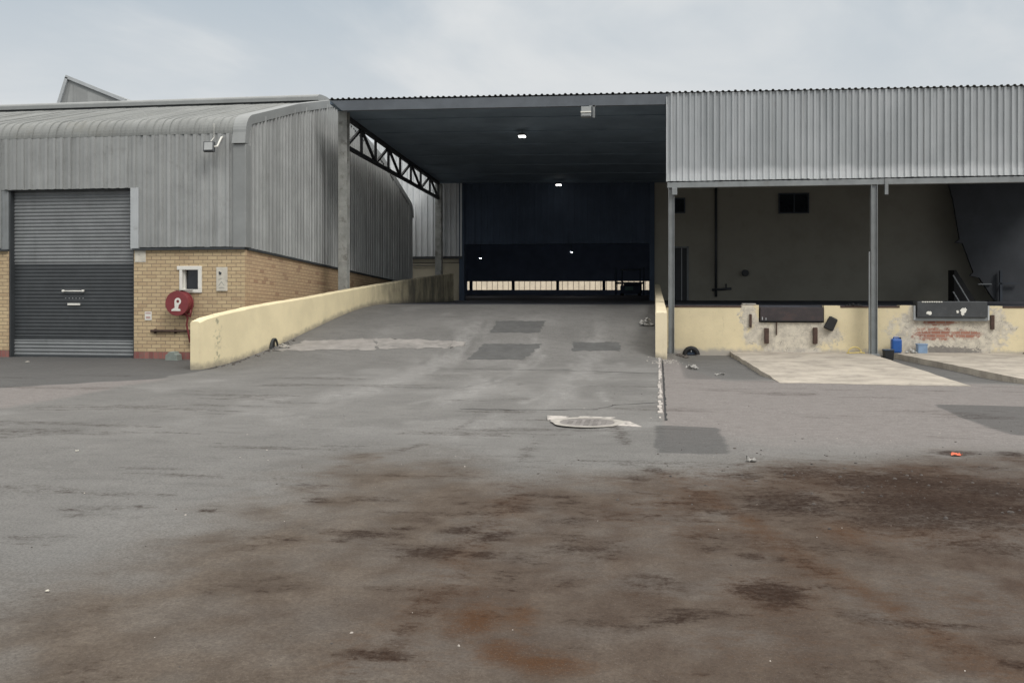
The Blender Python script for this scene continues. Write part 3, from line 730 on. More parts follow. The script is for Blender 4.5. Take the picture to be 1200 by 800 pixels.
# things fixed to its wall
reel = thing('fire_hose_reel', (-10.78, FY, 1.0), 'round red fire hose reel with white emblem on the tan brick wall', 'fire hose reel')
def disc(mb, cx, cz, r, y0, y1, seg=36, taper=1.0):
    a = [(cx+r*math.cos(2*math.pi*k/seg), cz+r*math.sin(2*math.pi*k/seg)) for k in range(seg)]
    b = [(cx+r*taper*math.cos(2*math.pi*k/seg), cz+r*taper*math.sin(2*math.pi*k/seg)) for k in range(seg)]
    n = len(mb.v); mb.v += [(x, y0, z) for x, z in b]+[(x, y1, z) for x, z in a]
    mb.f.append(tuple(n+i for i in range(seg))); mb.m.append(0); mb.f.append(tuple(n+seg+i for i in reversed(range(seg)))); mb.m.append(0)
    for i in range(seg):
        j = (i+1) % seg; mb.f.append((n+i, n+seg+i, n+seg+j, n+j)); mb.m.append(0)
mb = MB(); disc(mb, -10.80, 1.30, .285, FY-.33, FY-.30); disc(mb, -10.80, 1.30, .255, FY-.30, FY-.10); disc(mb, -10.80, 1.30, .285, FY-.10, FY-.07)
mb.build('drum', M['red'], reel, bevel=.008)
mb = MB(); mb.box(-10.84, -10.76, FY-.07, FY-.002, 1.2, 1.4); mb.box(-10.95, -10.55, FY-.12, FY-.06, 1.585, 1.605); mb.build('bracket', M['rust'], reel, bevel=.006)
mb = MB(); cx, cz = -10.775, 1.345
for k in range(24):
    a0, a1 = [2*math.pi*(k+i)/24 for i in (0, 1)]
    mb.hexa([(cx+.035*math.cos(a0),FY-.334,cz+.035*math.sin(a0)),(cx+.08*math.cos(a0),FY-.334,cz+.08*math.sin(a0)),(cx+.08*math.cos(a0),FY-.331,cz+.08*math.sin(a0)),(cx+.035*math.cos(a0),FY-.331,cz+.035*math.sin(a0)),
             (cx+.035*math.cos(a1),FY-.334,cz+.035*math.sin(a1)),(cx+.08*math.cos(a1),FY-.334,cz+.08*math.sin(a1)),(cx+.08*math.cos(a1),FY-.331,cz+.08*math.sin(a1)),(cx+.035*math.cos(a1),FY-.331,cz+.035*math.sin(a1))])
mb.prism([(-10.855,1.345),(-10.81,1.345),(-10.79,1.19),(-10.85,1.19)], FY-.3345, FY-.331, 'y')
mb.prism([(-10.93,1.125),(-10.71,1.125),(-10.71,1.165),(-10.80,1.195),(-10.86,1.195),(-10.93,1.155)], FY-.3348, FY-.331, 'y')
mb.prism([(-10.80,1.28),(-10.745,1.275),(-10.775,1.16),(-10.82,1.16)], FY-.3342, FY-.331, 'y')
mb.build('emblem', M['white'], reel)
mb = MB(); mb.tube([(-10.66,FY-.2,1.07),(-10.62,FY-.17,.95),(-10.66,FY-.14,.80),(-10.64,FY-.1,.62),(-10.60,FY-.1,.40)], .022, 8); mb.tube([(-10.70,FY-.2,1.05),(-10.55,FY-.18,1.0),(-10.54,FY-.15,1.15)], .03, 8); mb.build('hose', M['red'], reel, smooth=True)
mb = MB(); mb.tube([(-11.60,FY-.05,.65),(-10.62,FY-.05,.66),(-10.58,FY-.05,.5),(-10.58,FY-.05,-.05)], .028, 10)
for xx in (-11.5, -11.0): mb.box(xx-.02, xx+.02, FY-.05, FY+.01, .60, .70)
tag(mb.build('water_pipe', M['rust'], smooth=True), 'rusty brown pipe running low along the tan brick wall', 'pipe')
mb = MB(); mb.box(-9.99, -9.72, FY-.03, FY-.002, 1.58, 2.13); pq = mb.build('wall_plaque', M['offwhite'], bevel=.006); tag(pq, 'tall off-white plaque with dark spots beside the small window', 'plaque')
mb = MB(); disc(mb, -9.89, 1.99, .032, FY-.045, FY-.028, 12); mb.prism([(-9.93,2.02),(-9.88,1.97),(-9.86,1.985),(-9.91,2.035)], FY-.042, FY-.029, 'y'); mb.build('knob', M['dark_paint'], pq)
mb = MB()
for a in ((-9.93,1.70,-9.86,1.80),(-9.86,1.80,-9.79,1.70),(-9.93,1.66,-9.79,1.66),(-9.93,1.84,-9.84,1.88)): mb.bar((a[0],FY-.031,a[1]),(a[2],FY-.031,a[3]), .006)
mb.build('markings', M['boxgreen'], pq)
mb = MB(); mb.box(-11.77, -11.60, FY-.015, FY-.002, .90, 1.10); sg = mb.build('wall_notice', M['white'], bevel=.003); tag(sg, 'small pale square notice low on the brick wall beside the roller door', 'notice')
mb = MB()
mb.box(-11.75,-11.62,FY-.0175,FY-.014,1.05,1.08); mb.box(-11.74,-11.63,FY-.0175,FY-.014,.94,.99)
mb.build('print', mat('faded_pink_print', (.50,.34,.31), .6), sg)
mb = MB(); mb.prism([(-11.12,-.05),(-10.80,-.05),(-10.82,.12),(-10.87,.14),(-10.90,.19),(-11.02,.19),(-11.05,.14),(-11.10,.12)], FY-.30, FY-.06, 'y')
tag(mb.build('drain_box', M['boxgreen'], bevel=.015), 'small grey-green concrete box at the foot of the brick wall', 'drain box')
fl = thing('floodlight', (-9.98, FY-.07, 4.7), 'small floodlight on a curved white arm, under the shed eave', 'floodlight', 'floodlights outdoors')
mb = MB(); mb.hexa([(-10.10,FY-.46,4.74),(-9.84,FY-.46,4.74),(-9.84,FY-.38,4.72),(-10.10,FY-.38,4.72),(-10.14,FY-.36,4.98),(-9.88,FY-.36,4.98),(-9.88,FY-.28,4.96),(-10.14,FY-.28,4.96)]); mb.build('housing', M['dark_paint'], fl, bevel=.01)
mb = MB(); mb.hexa([(-10.07,FY-.466,4.77),(-9.87,FY-.466,4.77),(-9.87,FY-.456,4.77),(-10.07,FY-.456,4.77),(-10.105,FY-.376,4.955),(-9.91,FY-.376,4.955),(-9.91,FY-.366,4.955),(-10.105,FY-.366,4.955)]); mb.build('lens', M['lampglass'], fl)
mb = MB(); mb.tube([(-9.86,FY-.40,4.84),(-9.80,FY-.36,4.86),(-9.79,FY-.28,4.98),(-9.80,FY-.16,5.09),(-9.82,FY-.06,5.12)], .022, 8); mb.build('arm', M['white'], fl, smooth=True)
mb = MB(); mb.tube([(-9.99,FY-.30,4.98),(-10.0,FY-.12,5.1),(-10.0,FY-.12,5.42)], .008, 6); mb.build('cable', M['white'], fl)

# saw-tooth roof of a farther building
st = thing('sawtooth_roof_building', (-30, 50, 0), 'distant grey saw-tooth roof monitor showing above the shed ridge', 'building')
mb = MB(); mb.prism([(-29.2,9),(-28.71,10.98),(-28.35,12.0),(-25.4,10.80),(-21,9)], 42, 62, 'y'); mb.build('roof', M['flash'], st)
mb = MB(); mb.prism([(-28.32,10.6),(-28.12,11.62),(-26.0,10.75),(-26.0,10.6)], 41.96, 42.1, 'y')
mb.build('gable_panel', M['sheet'], st)
mb = MB(); mb.bar((-28.36,41.95,12.0),(-25.2,41.95,10.72), .1, .16); mb.bar((-28.30,41.95,11.95),(-28.80,41.95,10.5), .1, .16); mb.build('verge_trim', M['trim'], st)
mb = MB(); mb.box(-29, -14, 42.3, 61.8, 0, 9); mb.build('wall', M['sheet'], st)

# rear shed: cream base and pale cladding seen through the gap
rear = thing('rear_shed', (-11, 37.1, 0), 'pale corrugated wall on a cream base behind the roof truss', 'building')
mb = MB(); mb.box(-16, -7.62, 37.0, 37.3, -.2, 2.94); mb.build('base_wall', M['cream_far'], rear)
mb = MB(); mb.box(-16, -7.6, 36.97, 37.05, 2.70, 2.72); mb.tube([(-16,36.95,2.60),(-8.7,36.95,2.60)], .02, 6); mb.build('conduit', M['dark_paint'], rear)
mb = MB(); pr = ribs(-16, -7.62, .24, .07); mb.grid([[(x, 36.93-h, 2.96) for x, h in pr], [(x, 36.93-h, 7.6) for x, h in pr]]); mb.build('cladding', mat('pale_new_sheet', (.60,.62,.63), .5, .1, .08, 1.5, streak=.3), rear, fixn=False)
mb = MB(); mb.box(-16, -7.62, 37.0, 37.2, 2.95, 7.6); mb.build('wall_lining', M['dark_paint'], rear)
mb = MB(); mb.box(-16, -7.62, 36.88, 37.1, 2.86, 2.955); mb.build('drip_flashing', M['dark_paint'], rear)

# ------------------------------------------------------------------ ramp walls
def add_hgt(o):
    me = o.data; W = WPOS[o.name]; at = me.attributes.new('hgt', 'FLOAT', 'POINT')
    for i, v in enumerate(me.vertices):
        x, y, z = v.co.x+W[0], v.co.y+W[1], v.co.z+W[2]
        at.data[i].value = z - float(ground_z(x-.1 if x > -1 else x+.3, min(y, 27)))
lw = thing('ramp_wall', (-8.2, 25, 0), 'long cream painted wall rising along the left side of the ramp', 'wall')
mb = MB()
pts = [(17.73,1.00),(18.3,1.08),(20.1,1.27),(22.2,1.42),(24.3,1.59),(26.8,1.78),(28.9,1.93),(31,2.07),(33.3,2.21)]
fine = np.linspace(17.73, 33.3, 60)
sec = []
for y in fine:
    z = np.interp(y, [p[0] for p in pts], [p[1] for p in pts]) + random.uniform(-.006,.006); x = xl_of(y)
    if y < 17.9: z -= .03
    sec.append([(x+.004, y, -.3), (x, y, z-.03), (x-.03, y, z), (x-.18, y, z), (x-.20, y, z-.03), (x-.20, y, -.3)])
mb.grid(sec)
mb.face(sec[0]); mb.face(list(reversed(sec[-1])))
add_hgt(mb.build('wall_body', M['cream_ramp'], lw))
# drain outlet through it
dr = thing('drain_outlet', (xl_of(20.6)+.03, 20.6, gz(-8.7,20.6)), 'dark half-round drain hole at the foot of the left ramp wall', 'drain')
mb = MB(); xx = xl_of(20.6); z0 = gz(xx+.05, 20.6)-.03
arc = [(20.6+.17*math.cos(a), z0+.22*math.sin(a)) for a in np.linspace(0, math.pi, 14)]
mb.prism(arc, xx-.1, xx+.012, 'x'); mb.build('opening', M['black'], dr)
mb = MB()
for a0, a1 in zip(np.linspace(0, math.pi, 14)[:-1], np.linspace(0, math.pi, 14)[1:]):
    mb.bar((xx+.03, 20.6+.18*math.cos(a0), z0+.23*math.sin(a0)), (xx+.03, 20.6+.18*math.cos(a1), z0+.23*math.sin(a1)), .05, .03)
mb.build('rim', M['dark_paint'], dr)
def heap(name, cx, cy, cz, r, h, m, label, cat, seed=1, n=26):
    rnd = random.Random(seed); mb = MB()
    for i in range(n):
        a = rnd.random()*6.28; d = r*math.sqrt(rnd.random()); s = r*rnd.uniform(.18,.42); zz = cz+h*(1-(d/r))*rnd.random()
        c = Vector((cx+d*math.cos(a), cy+d*math.sin(a), zz)); base = []
        for k in range(7):
            b = k*6.28/7; base.append(c+Vector((s*rnd.uniform(.6,1.2)*math.cos(b), s*rnd.uniform(.6,1.2)*math.sin(b), rnd.uniform(-.3,.1)*s)))
        top = c+Vector((rnd.uniform(-.3,.3)*s, rnd.uniform(-.3,.3)*s, s*rnd.uniform(.4,.9)))
        for k in range(7): mb.face([base[k], base[(k+1)%7], top])
    o = mb.build(name, m, fixn=False); tag(o, label, cat); return o
heap('rubble_heap', -8.52, 20.75, gz(-8.5,20.7), .13, .08, M['bare_conc'], 'small grey rubble heap beside the drain hole in the left wall', 'rubble', 3)

rw = thing('ramp_wall', (.16, 26, 0), 'short narrow cream wall end on the right side of the ramp', 'wall')
mb = MB(); sec = []
for i, y in enumerate(np.linspace(22.0, 31.0, 40)):
    t = (y-22)/9; z = 1.10+.70*t + random.uniform(-.005,.005); w = .27-.12*t; x0 = .02
    if i == 0: z -= .02
    sec.append([(x0, y, -.3), (x0, y, z-.02), (x0+.02, y, z), (x0+w-.02, y, z), (x0+w, y, z-.02), (x0+w, y, -.3)])
mb.grid(sec); mb.face(sec[0]); mb.face(list(reversed(sec[-1])))
add_hgt(mb.build('wall_body', M['cream'], rw))
heap('scrap_heap', -.22, 24.5, gz(-.22,24.5), .17, .28, M['bag'], 'crumpled pale rag and scrap lying against the right ramp wall', 'scrap', 5)
heap('dirt_heap', .62, 23.6, -.05, .20, .10, M['stone'], 'low dark dirt heap at the foot of the corner post', 'dirt', 8)
# ------------------------------------------------------------------ loading canopy over ramp and dock
CY = 24.3
def ceil_z(y): return 6.50 - .056*(y-CY)
can = thing('loading_canopy', (2, CY, 0), 'large steel canopy with grey ribbed front sheeting on posts over ramp and dock', 'canopy')
pr = ribs(-8.66, 14.5, .153, .034, ((0,0),(.42,0),(.56,1),(.84,1)))
mb = MB(); mb.grid([[(x, y, ceil_z(y)+.115+h-.0115*x) for x, h in pr] for y in (CY-.13, 30, 37.2)])
mb.build('roof', M['sheet_roof'], can, fixn=False)
mb = MB(); mb.hexa([(-8.64,CY-.045,6.600),(14.5,CY-.045,6.330),(14.5,37.15,ceil_z(37.15)-.17),(-8.64,37.15,ceil_z(37.15)+.10),(-8.64,CY-.045,6.690),(14.5,CY-.045,6.420),(14.5,37.15,ceil_z(37.15)-.08),(-8.64,37.15,ceil_z(37.15)+.19)])
mb.build('roof_lining', M['soffit'], can)
for i in range(7):
    y = 26.0 + i*1.75; mb = MB(); mb.hexa([(-8.6,y-.03,ceil_z(y)-.025+.10),(14.4,y-.03,ceil_z(y)-.025-.17),(14.4,y+.03,ceil_z(y)-.025-.17),(-8.6,y+.03,ceil_z(y)-.025+.10),(-8.6,y-.03,ceil_z(y)+.09),(14.4,y-.03,ceil_z(y)-.18),(14.4,y+.03,ceil_z(y)-.18),(-8.6,y+.03,ceil_z(y)+.09)]); mb.build('purlin', M['soffit'], can)
# fascia channel across the ramp mouth
mb = MB(); mb.hexa([(-8.30,CY-.07,6.42),(.335,CY-.07,6.33),(.335,CY+.06,6.33),(-8.30,CY+.06,6.42),(-8.60,CY-.125,6.68),(.335,CY-.125,6.585),(.335,CY+.06,6.585),(-8.60,CY+.06,6.68)])
mb.build('fascia_beam', M['fascia'], can)
def rk(x): return .014*(float(hashn(np.array([int(x/.76)]), np.array([3]), 9)[0])-.5)
# right-hand ribbed front
pr = ribs(.32, 14.5, .153, .048, ((0,0),(.48,0),(.58,1),(.90,1)))
mb = MB(); mb.grid([[(x, CY-.06-h+(-.012 if k == 0 else 0), zz+random.uniform(-.006,.006)*(k==0)-(.0115*x if k == 2 else 0)) for x, h in pr] for k, zz in enumerate((4.37, 4.75, 6.61))][:0] or [[(x, CY-.06-h+(-.012 if k == 0 else 0)+.010*(fbm(np.array([x*.9]), np.array([zz*1.7]), 5)[0]-.5), zz+rk(x)*(k==0)-(.0115*x if k == 6 else 0)) for x, h in pr] for k, zz in enumerate((4.37, 4.55, 4.9, 5.3, 5.75, 6.2, 6.61))])
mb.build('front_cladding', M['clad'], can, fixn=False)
mb = MB(); mb.hexa([(.33,CY-.05,4.36),(14.5,CY-.05,4.36),(14.5,CY+.02,4.36),(.33,CY+.02,4.36),(.33,CY-.05,6.48),(14.5,CY-.05,6.32),(14.5,CY+.02,6.32),(.33,CY+.02,6.48)]); mb.build('cladding_frame', M['navy'], can)
mb = MB(); mb.box(.295, .325, CY-.11, CY+.03, 4.36, 6.57); mb.build('end_trim', M['trim'], can)
mb = MB(); mb.box(.32, 14.5, CY-.09, CY+.05, 4.20, 4.34); mb.build('eave_beam', M['steel'], can, bevel=.01)
mb = MB(); mb.box(.44, .57, CY-.13, CY-.095, 4.02, 4.20); mb.build('beam_bracket', M['steel'], can, bevel=.006)
mb = MB(); mb.box(5.60, 5.68, CY-.12, CY-.04, 3.95, 4.34); mb.build('beam_bracket', M['steel'], can, bevel=.006)
for x in (.425, 5.36, 10.3):
    mb = MB(); mb.box(x-.075, x-.06, CY-.09, CY+.06, -.2, 4.198); mb.box(x+.06, x+.075, CY-.09, CY+.06, -.2, 4.198); mb.box(x-.06, x+.06, CY-.03, CY-.015, -.2, 4.198)
    if x > 1: mb.box(x-.12, x+.12, CY-.10, CY+.1, -.2, .03)
    if x == 5.36: mb.tube([(x-.11, CY-.05, 0), (x-.11, CY-.05, 2.55)], .025, 8)
    mb.build('post', M['steel'], can, bevel=.006)
mb = MB(); KY = 25.0; mb.box(-8.63, -8.37, KY-.13, KY-.11, -.2, 6.53); mb.box(-8.63, -8.37, KY+.09, KY+.11, -.2, 6.53); mb.box(-8.54, -8.46, KY-.11, KY+.09, -.2, 6.53); mb.build('column', M['column'], can, bevel=.01)
mb = MB(); mb.box(-8.63, -8.37, 36.45, 36.7, -.2, 5.82); mb.build('column', M['column'], can, bevel=.01)
# truss along the open left edge
mb = MB(); tx = -8.50
def ztop(y): return 6.42-.045*(y-25)
def zbot(y): return 5.60-.030*(y-25)
mb.bar((tx, 25.1, ztop(25)),(tx, 36.5, ztop(36.5)-.06), .10, .12); mb.bar((tx, 25.1, zbot(25)),(tx, 36.5, zbot(36.5)), .10, .10)
tr = mb.build('roof_truss', M['truss'], can)
n = 8; ys = np.linspace(25.15, 36.45, n+1)
for i in range(n):
    mb = MB()
    a, b = (ys[i], ys[i+1])
    if i % 2 == 0: mb.bar((tx, a, zbot(a)), (tx, b, ztop(b)-.03), .07, .07)
    else: mb.bar((tx, a, ztop(a)-.03), (tx, b, zbot(b)), .07, .07)
    mb.bar((tx, b, zbot(b)), (tx, b, ztop(b)-.03), .07, .07)
    mb.build('web_member', M['truss'], tr)

# lit lamps and floodlight hung from it
for i, (x, y, lab) in enumerate(((-3.88, 27.55, 'lit white lamp under the canopy ceiling, nearer of the two'), (-3.67, 36.2, 'lit white lamp under the canopy ceiling, farther back by the portal'))):
    z = ceil_z(y)-.18
    t = thing('ceiling_lamp', (x, y, z), lab, 'lamp', 'lit ceiling lamps')
    mb = MB(); mb.prism([(x-.11,z+.03),(x+.11,z+.03),(x+.08,z+.10),(x-.08,z+.10)], y-.11, y+.11, 'y'); mb.build('housing', M['dark_paint'], t)
    mb = MB(); mb.box(x-.095, x+.095, y-.095, y+.095, z-.005, z+.029); mb.build('lamp_panel', M['lamp'], t)
    mb = MB(); mb.box(x-.01, x+.01, y-.01, y+.01, z+.10, ceil_z(y)-.001); mb.build('stem', M['dark_paint'], t)
f2 = thing('floodlight', (-1.66, CY-.07, 6.0), 'square pale floodlight hanging under the fascia beam of the canopy', 'floodlight', 'floodlights outdoors')
mb = MB(); mb.hexa([(-1.86,CY-.34,6.03),(-1.60,CY-.34,6.03),(-1.60,CY-.22,6.00),(-1.86,CY-.22,6.00),(-1.86,CY-.28,6.30),(-1.60,CY-.28,6.30),(-1.60,CY-.14,6.29),(-1.86,CY-.14,6.29)]); mb.build('housing', M['steel'], f2, bevel=.01)
mb = MB(); mb.hexa([(-1.84,CY-.346,6.05),(-1.62,CY-.346,6.05),(-1.62,CY-.335,6.05),(-1.84,CY-.335,6.05),(-1.84,CY-.294,6.275),(-1.62,CY-.294,6.275),(-1.62,CY-.283,6.275),(-1.84,CY-.283,6.275)]); mb.build('lens', M['lampglass'], f2)
mb = MB(); mb.box(-1.865,-1.595,CY-.355,CY-.335,6.13,6.16); mb.build('lens_bar', M['white'], f2)
mb = MB(); mb.box(-1.57,-1.51,CY-.20,CY-.14,6.02,6.34); mb.box(-1.66,-1.5,CY-.2,CY-.14,6.30,6.335); mb.build('bracket', M['steel'], f2)

# ------------------------------------------------------------------ warehouse hall behind
hall = thing('warehouse_hall', (0, 37, 0), 'dark warehouse hall behind the canopy with a wide open portal', 'building')
HW = M['lintel']
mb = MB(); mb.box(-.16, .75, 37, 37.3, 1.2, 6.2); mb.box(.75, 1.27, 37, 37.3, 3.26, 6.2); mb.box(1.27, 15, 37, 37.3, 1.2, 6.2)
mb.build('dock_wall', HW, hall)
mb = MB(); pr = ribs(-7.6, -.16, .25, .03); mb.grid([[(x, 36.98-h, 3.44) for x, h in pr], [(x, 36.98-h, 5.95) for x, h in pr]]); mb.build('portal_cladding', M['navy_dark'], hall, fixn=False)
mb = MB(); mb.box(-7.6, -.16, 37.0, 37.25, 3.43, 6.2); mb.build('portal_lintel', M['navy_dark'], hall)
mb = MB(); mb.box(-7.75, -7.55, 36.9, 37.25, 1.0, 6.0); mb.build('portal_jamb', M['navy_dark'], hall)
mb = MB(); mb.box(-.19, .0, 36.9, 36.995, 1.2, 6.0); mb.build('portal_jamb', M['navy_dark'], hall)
mb = MB(); mb.box(-20, -19.8, 37.3, 80, 1, 7); mb.build('side_wall', M['hall'], hall)
mb = MB(); mb.box(16, 16.2, 37.3, 80, 1, 7); mb.build('side_wall', M['hall'], hall)
mb = MB(); mb.box(-20, -7.75, 37.31, 37.5, 1, 7); mb.build('front_lining', M['hall'], hall)
mb = MB(); mb.box(-20.2, 16.2, 37.26, 80.2, 6.2, 6.5); mb.build('roof', M['hall'], hall)
mb = MB(); mb.box(-20, 16, 80, 80.2, 1, 1.62); mb.build('end_wall', M['hall'], hall)
mb = MB(); mb.box(-20, 16, 80, 80.2, 2.36, 6.2); mb.build('end_lintel', M['hall'], hall)
mb = MB(); mb.box(-.45, 16, 80, 80.2, 1.62, 2.36); mb.build('end_pier', M['hall'], hall)
mb = MB(); mb.box(-20, -16.1, 80, 80.2, 1.62, 2.36); mb.build('end_pier', M['hall'], hall)
for x in (-15.75, -12.05, -8.2, -4.25): mb = MB(); mb.box(x-.12, x+.12, 79.95, 80.19, 1.62, 2.36); mb.build('end_post', M['navy_dark'], hall)
# dock door and windows in the back wall
mb = MB(); mb.box(.72, .78, 36.95, 37.2, 1.2, 3.30); mb.box(1.24, 1.31, 36.95, 37.2, 1.2, 3.30); mb.box(.72, 1.31, 36.95, 37.2, 3.24, 3.30)
dd = mb.build('door', M['steel'], hall)
mb = MB(); mb.box(.78, 1.24, 37.12, 37.16, 1.2, 3.24); mb.build('door_leaf', M['dark_paint'], dd)
mb = MB(); mb.box(1.03, 1.06, 37.06, 37.12, 1.2, 3.24); mb.build('edge_strip', M['trim'], dd)
def hallwin(x0, x1, z0, z1, bars):
    mb = MB(); t = .05
    mb.box(x0, x1, 36.94, 36.998, z1-t, z1); mb.box(x0, x1, 36.94, 36.998, z0, z0+t)
    mb.box(x0, x0+t, 36.94, 36.998, z0+t, z1-t); mb.box(x1-t, x1, 36.94, 36.998, z0+t, z1-t)
    for b in bars: mb.box(b-.02, b+.02, 36.94, 36.998, z0+t, z1-t)
    w = mb.build('window', M['navy'], hall); mb = MB(); mb.box(x0+t, x1-t, 36.97, 36.99, z0+t, z1-t); mb.build('pane', M['glass'], w)
hallwin(4.68, 5.81, 4.52, 5.30, (5.26,)); hallwin(.75, 1.18, 4.58, 5.18, ())
mb = MB(); mb.tube([(2.34,36.93,5.55),(2.34,36.93,1.35)], .05, 10); mb.tube([(2.2,36.93,1.62),(2.92,36.93,1.66)], .05, 10); mb.tube([(2.72,36.93,1.62),(2.72,36.93,1.85)], .03, 8)
tag(mb.build('downpipe', M['dark_paint'], smooth=True), 'dark vertical pipe with a side branch on the shaded dock back wall', 'pipe')
mb = MB(); disc(mb, 3.44, 2.26, .13, 36.85, 36.998, 20); tag(mb.build('alarm_bell', M['dark_paint'], bevel=.02), 'small dark round fitting on the shaded dock back wall', 'fitting')
for x, z, lab in ((-11.18, 3.65, 'tiny lit lamp inside the dark hall, left'), (-5.24, 4.0, 'tiny lit lamp inside the dark hall, right of centre')):
    t = thing('hall_lamp', (x, 60, z), lab, 'lamp', 'lit lamps inside the hall')
    mb = MB(); mb.box(x-.04, x+.04, 59.95, 60.05, z, z+.045); mb.build('lamp_panel', M['lamp_far'], t)
    L = bpy.data.lights.new('hall_lamp_light', 'POINT'); L.energy = 75; L.color = (1, .97, .93); L.shadow_soft_size = .03
    lo = bpy.data.objects.new('hall_lamp_light', L); COL.objects.link(lo); lo.parent = t; lo.location = (0, 0, -.06)
    mb = MB(); mb.box(x-.12, x+.12, 59.88, 60.12, z+.072, z+.14); mb.box(x-.01, x+.01, 59.99, 60.01, z+.14, 6.199); mb.build('housing', M['navy_dark'], t)
# floors
mb = MB(); mb.box(-7.9, .1, 27.04, 37.3, .9, 1.19); o = mb.build('ramp_floor', M['floor']); o['kind'] = 'structure'
mb = MB(); mb.box(-20, 16, 37.302, 80, .9, 1.188); o = mb.build('hall_floor', M['floor']); o['kind'] = 'structure'
# parked forklift far inside
fk = thing('forklift', (-1.75, 70, 1.19), 'dark parked forklift silhouetted deep inside the hall', 'forklift')
mb = MB(); mb.box(-2.5,-1.0,69.6,71.6,1.35,1.95); mb.box(-2.3,-.95,71.0,71.9,1.35,2.15); mb.build('body', M['navy_dark'], fk, bevel=.06)
mb = MB(); mb.box(-2.15,-1.55,69.56,69.6,1.60,1.86); mb.build('rear_panel', M['teal'], fk)
mb = MB(); mb.box(-2.9,-2.75,69.7,70,1.25,3.3); mb.box(-.85,-.72,69.7,70,1.25,3.3); mb.box(-2.9,-.72,69.7,69.9,2.05,2.2); mb.build('mast', M['navy_dark'], fk)
mb = MB(); mb.box(-2.5,-1.0,70,71.6,3.1,3.18)
for x in (-2.45,-1.1):
    for y in (70.05,71.5): mb.box(x,x+.08,y,y+.08,1.95,3.1)
mb.build('overhead_guard', M['navy_dark'], fk)
for x in (-2.5,-1.2):
    for y in (70,71.4):
        mb = MB(); mb.tube([(x,y,1.43),(x+.2,y,1.43)], .24, 16); mb.build('wheel', M['black'], fk)
# bright yard and fence beyond the hall
mb = MB(); mb.box(-30, 20, 80.25, 130, .3, 1.15); o = mb.build('far_pavement', M['bare_conc']); o['kind'] = 'structure'
fn = thing('yard_fence', (-8, 88, 1.15), 'pale panelled fence in daylight seen through the slot at the hall end', 'fence')
mb = MB()
x = -24
while x < 8:
    mb.box(x, x+1.0, 88, 88.08, 1.15, 3.4); x += 1.03
mb.build('fence_panels', mat('pale_fence_paint', (.70,.61,.47), .7, 0, .1, 1.5), fn)
mb = MB()
for i in range(64): mb.box(-24+i*.515-.025, -24+i*.515+.01, 87.98, 88.1, 1.15, 3.45)
mb.build('fence_ribs', M['rust'], fn)

# ------------------------------------------------------------------ loading dock
dock = thing('loading_dock', (5, 24.6, 0), 'stained cream loading dock wall with two dock levellers', 'loading dock')
DYF = 24.6
mb = MB()
def wseg(x0, x1, z0, z1): mb.box(x0, x1, DYF, DYF+.3, z0, z1)
wseg(.30, 2.20, -.3, 1.16); wseg(2.20, 2.63, -.3, 1.22); wseg(2.63, 4.23, -.3, .78); wseg(4.23, 4.62, -.3, 1.21); wseg(4.62, 6.05, -.3, 1.16)
wseg(6.05, 6.38, -.3, 1.22); wseg(6.38, 8.10, -.3, .86); wseg(8.10, 8.45, -.3, 1.21); wseg(8.45, 14.5, -.3, 1.16)
mb.build('dock_face', M['dock'], dock)
for x0, x1 in ((.30,2.19),(4.63,6.04),(8.46,14.5)):
    mb = MB(); mb.box(x0, x1, DYF-.012, DYF+.3, 1.163, 1.20); mb.build('edge_angle', M['rust'], dock)
mb = MB(); mb.box(.30, 14.5, DYF+.301, 37.3, .7, 1.19); mb.build('platform', M['floor'], dock)
mb = MB(); mb.box(2.22, 2.56, DYF-.01, DYF+.3, 1.222, 1.262); mb.build('concrete_cap', M['bare_conc'], dock, bevel=.012)
# leveller 1 (dark, set flush in its notch)
mb = MB(); mb.box(2.66, 4.21, DYF-.05, DYF+.29, .81, 1.17); l1 = mb.build('dock_leveller', mat('dark_purple_brown_steel', (.045,.038,.040), .55, .1, .2, 3, stains=[((.09,.045,.035), 3, .5, .7, .5)]), dock, bevel=.012)
l1['label'] = 'dark brown dock leveller plate'
mb = MB(); mb.box(2.66, 4.21, DYF-.065, DYF-.052, .81, .835); mb.build('lip', M['black'], l1)
for a, h in ((2.70,.92),(2.79,.90)): mb = MB(); mb.box(a, a+.02, DYF-.062, DYF-.048, .845, h); mb.build('hinge_lug', M['trim'], l1)
# leveller 2 (grey box standing proud)
mb = MB(); mb.box(6.42, 8.05, DYF-.16, DYF+.29, .93, 1.325); l2 = mb.build('dock_leveller', mat('charcoal_leveller_paint', (.052,.056,.060), .5, .1, .15, 3, stains=[((.12,.12,.12), 5, .58, .7, .5)]), dock, bevel=.015)
l2['label'] = 'raised charcoal dock leveller with white paint smears'
mb = MB(); mb.box(6.40, 8.07, DYF-.10, DYF-.002, .84, .925); mb.build('lip', M['steel'], l2, bevel=.01)
for a in (6.36, 8.08): mb = MB(); mb.box(a, a+.04, DYF-.09, DYF-.003, .86, 1.22); mb.build('side_angle', M['trim'], l2)
def splat(mb, cx, cz, r, y, seed, sx=1.0):
    rnd = random.Random(seed); k = 18
    mb.prism([(cx+r*sx*rnd.uniform(.6,1.15)*math.cos(2*math.pi*i/k), cz+r*rnd.uniform(.6,1.15)*math.sin(2*math.pi*i/k)) for i in range(k)], y, y+.006, 'y')
for a in ((7.50,1.10,.085,1,1.0),(7.36,1.07,.045,2,.7),(6.70,1.04,.05,3,1.5),(7.48,1.02,.05,4,.8)):
    mb = MB(); splat(mb, a[0], a[1], a[2], DYF-.166-a[3]*.0003, a[3], a[4]); mb.build('paint_smear', M['white'], l2)
for i in range(9):
    mb = MB(); splat(mb, 6.55+i*.055, 1.312, .016, DYF-.1665, 20+i, 1.6); mb.build('paint_fleck', M['white'], l2)
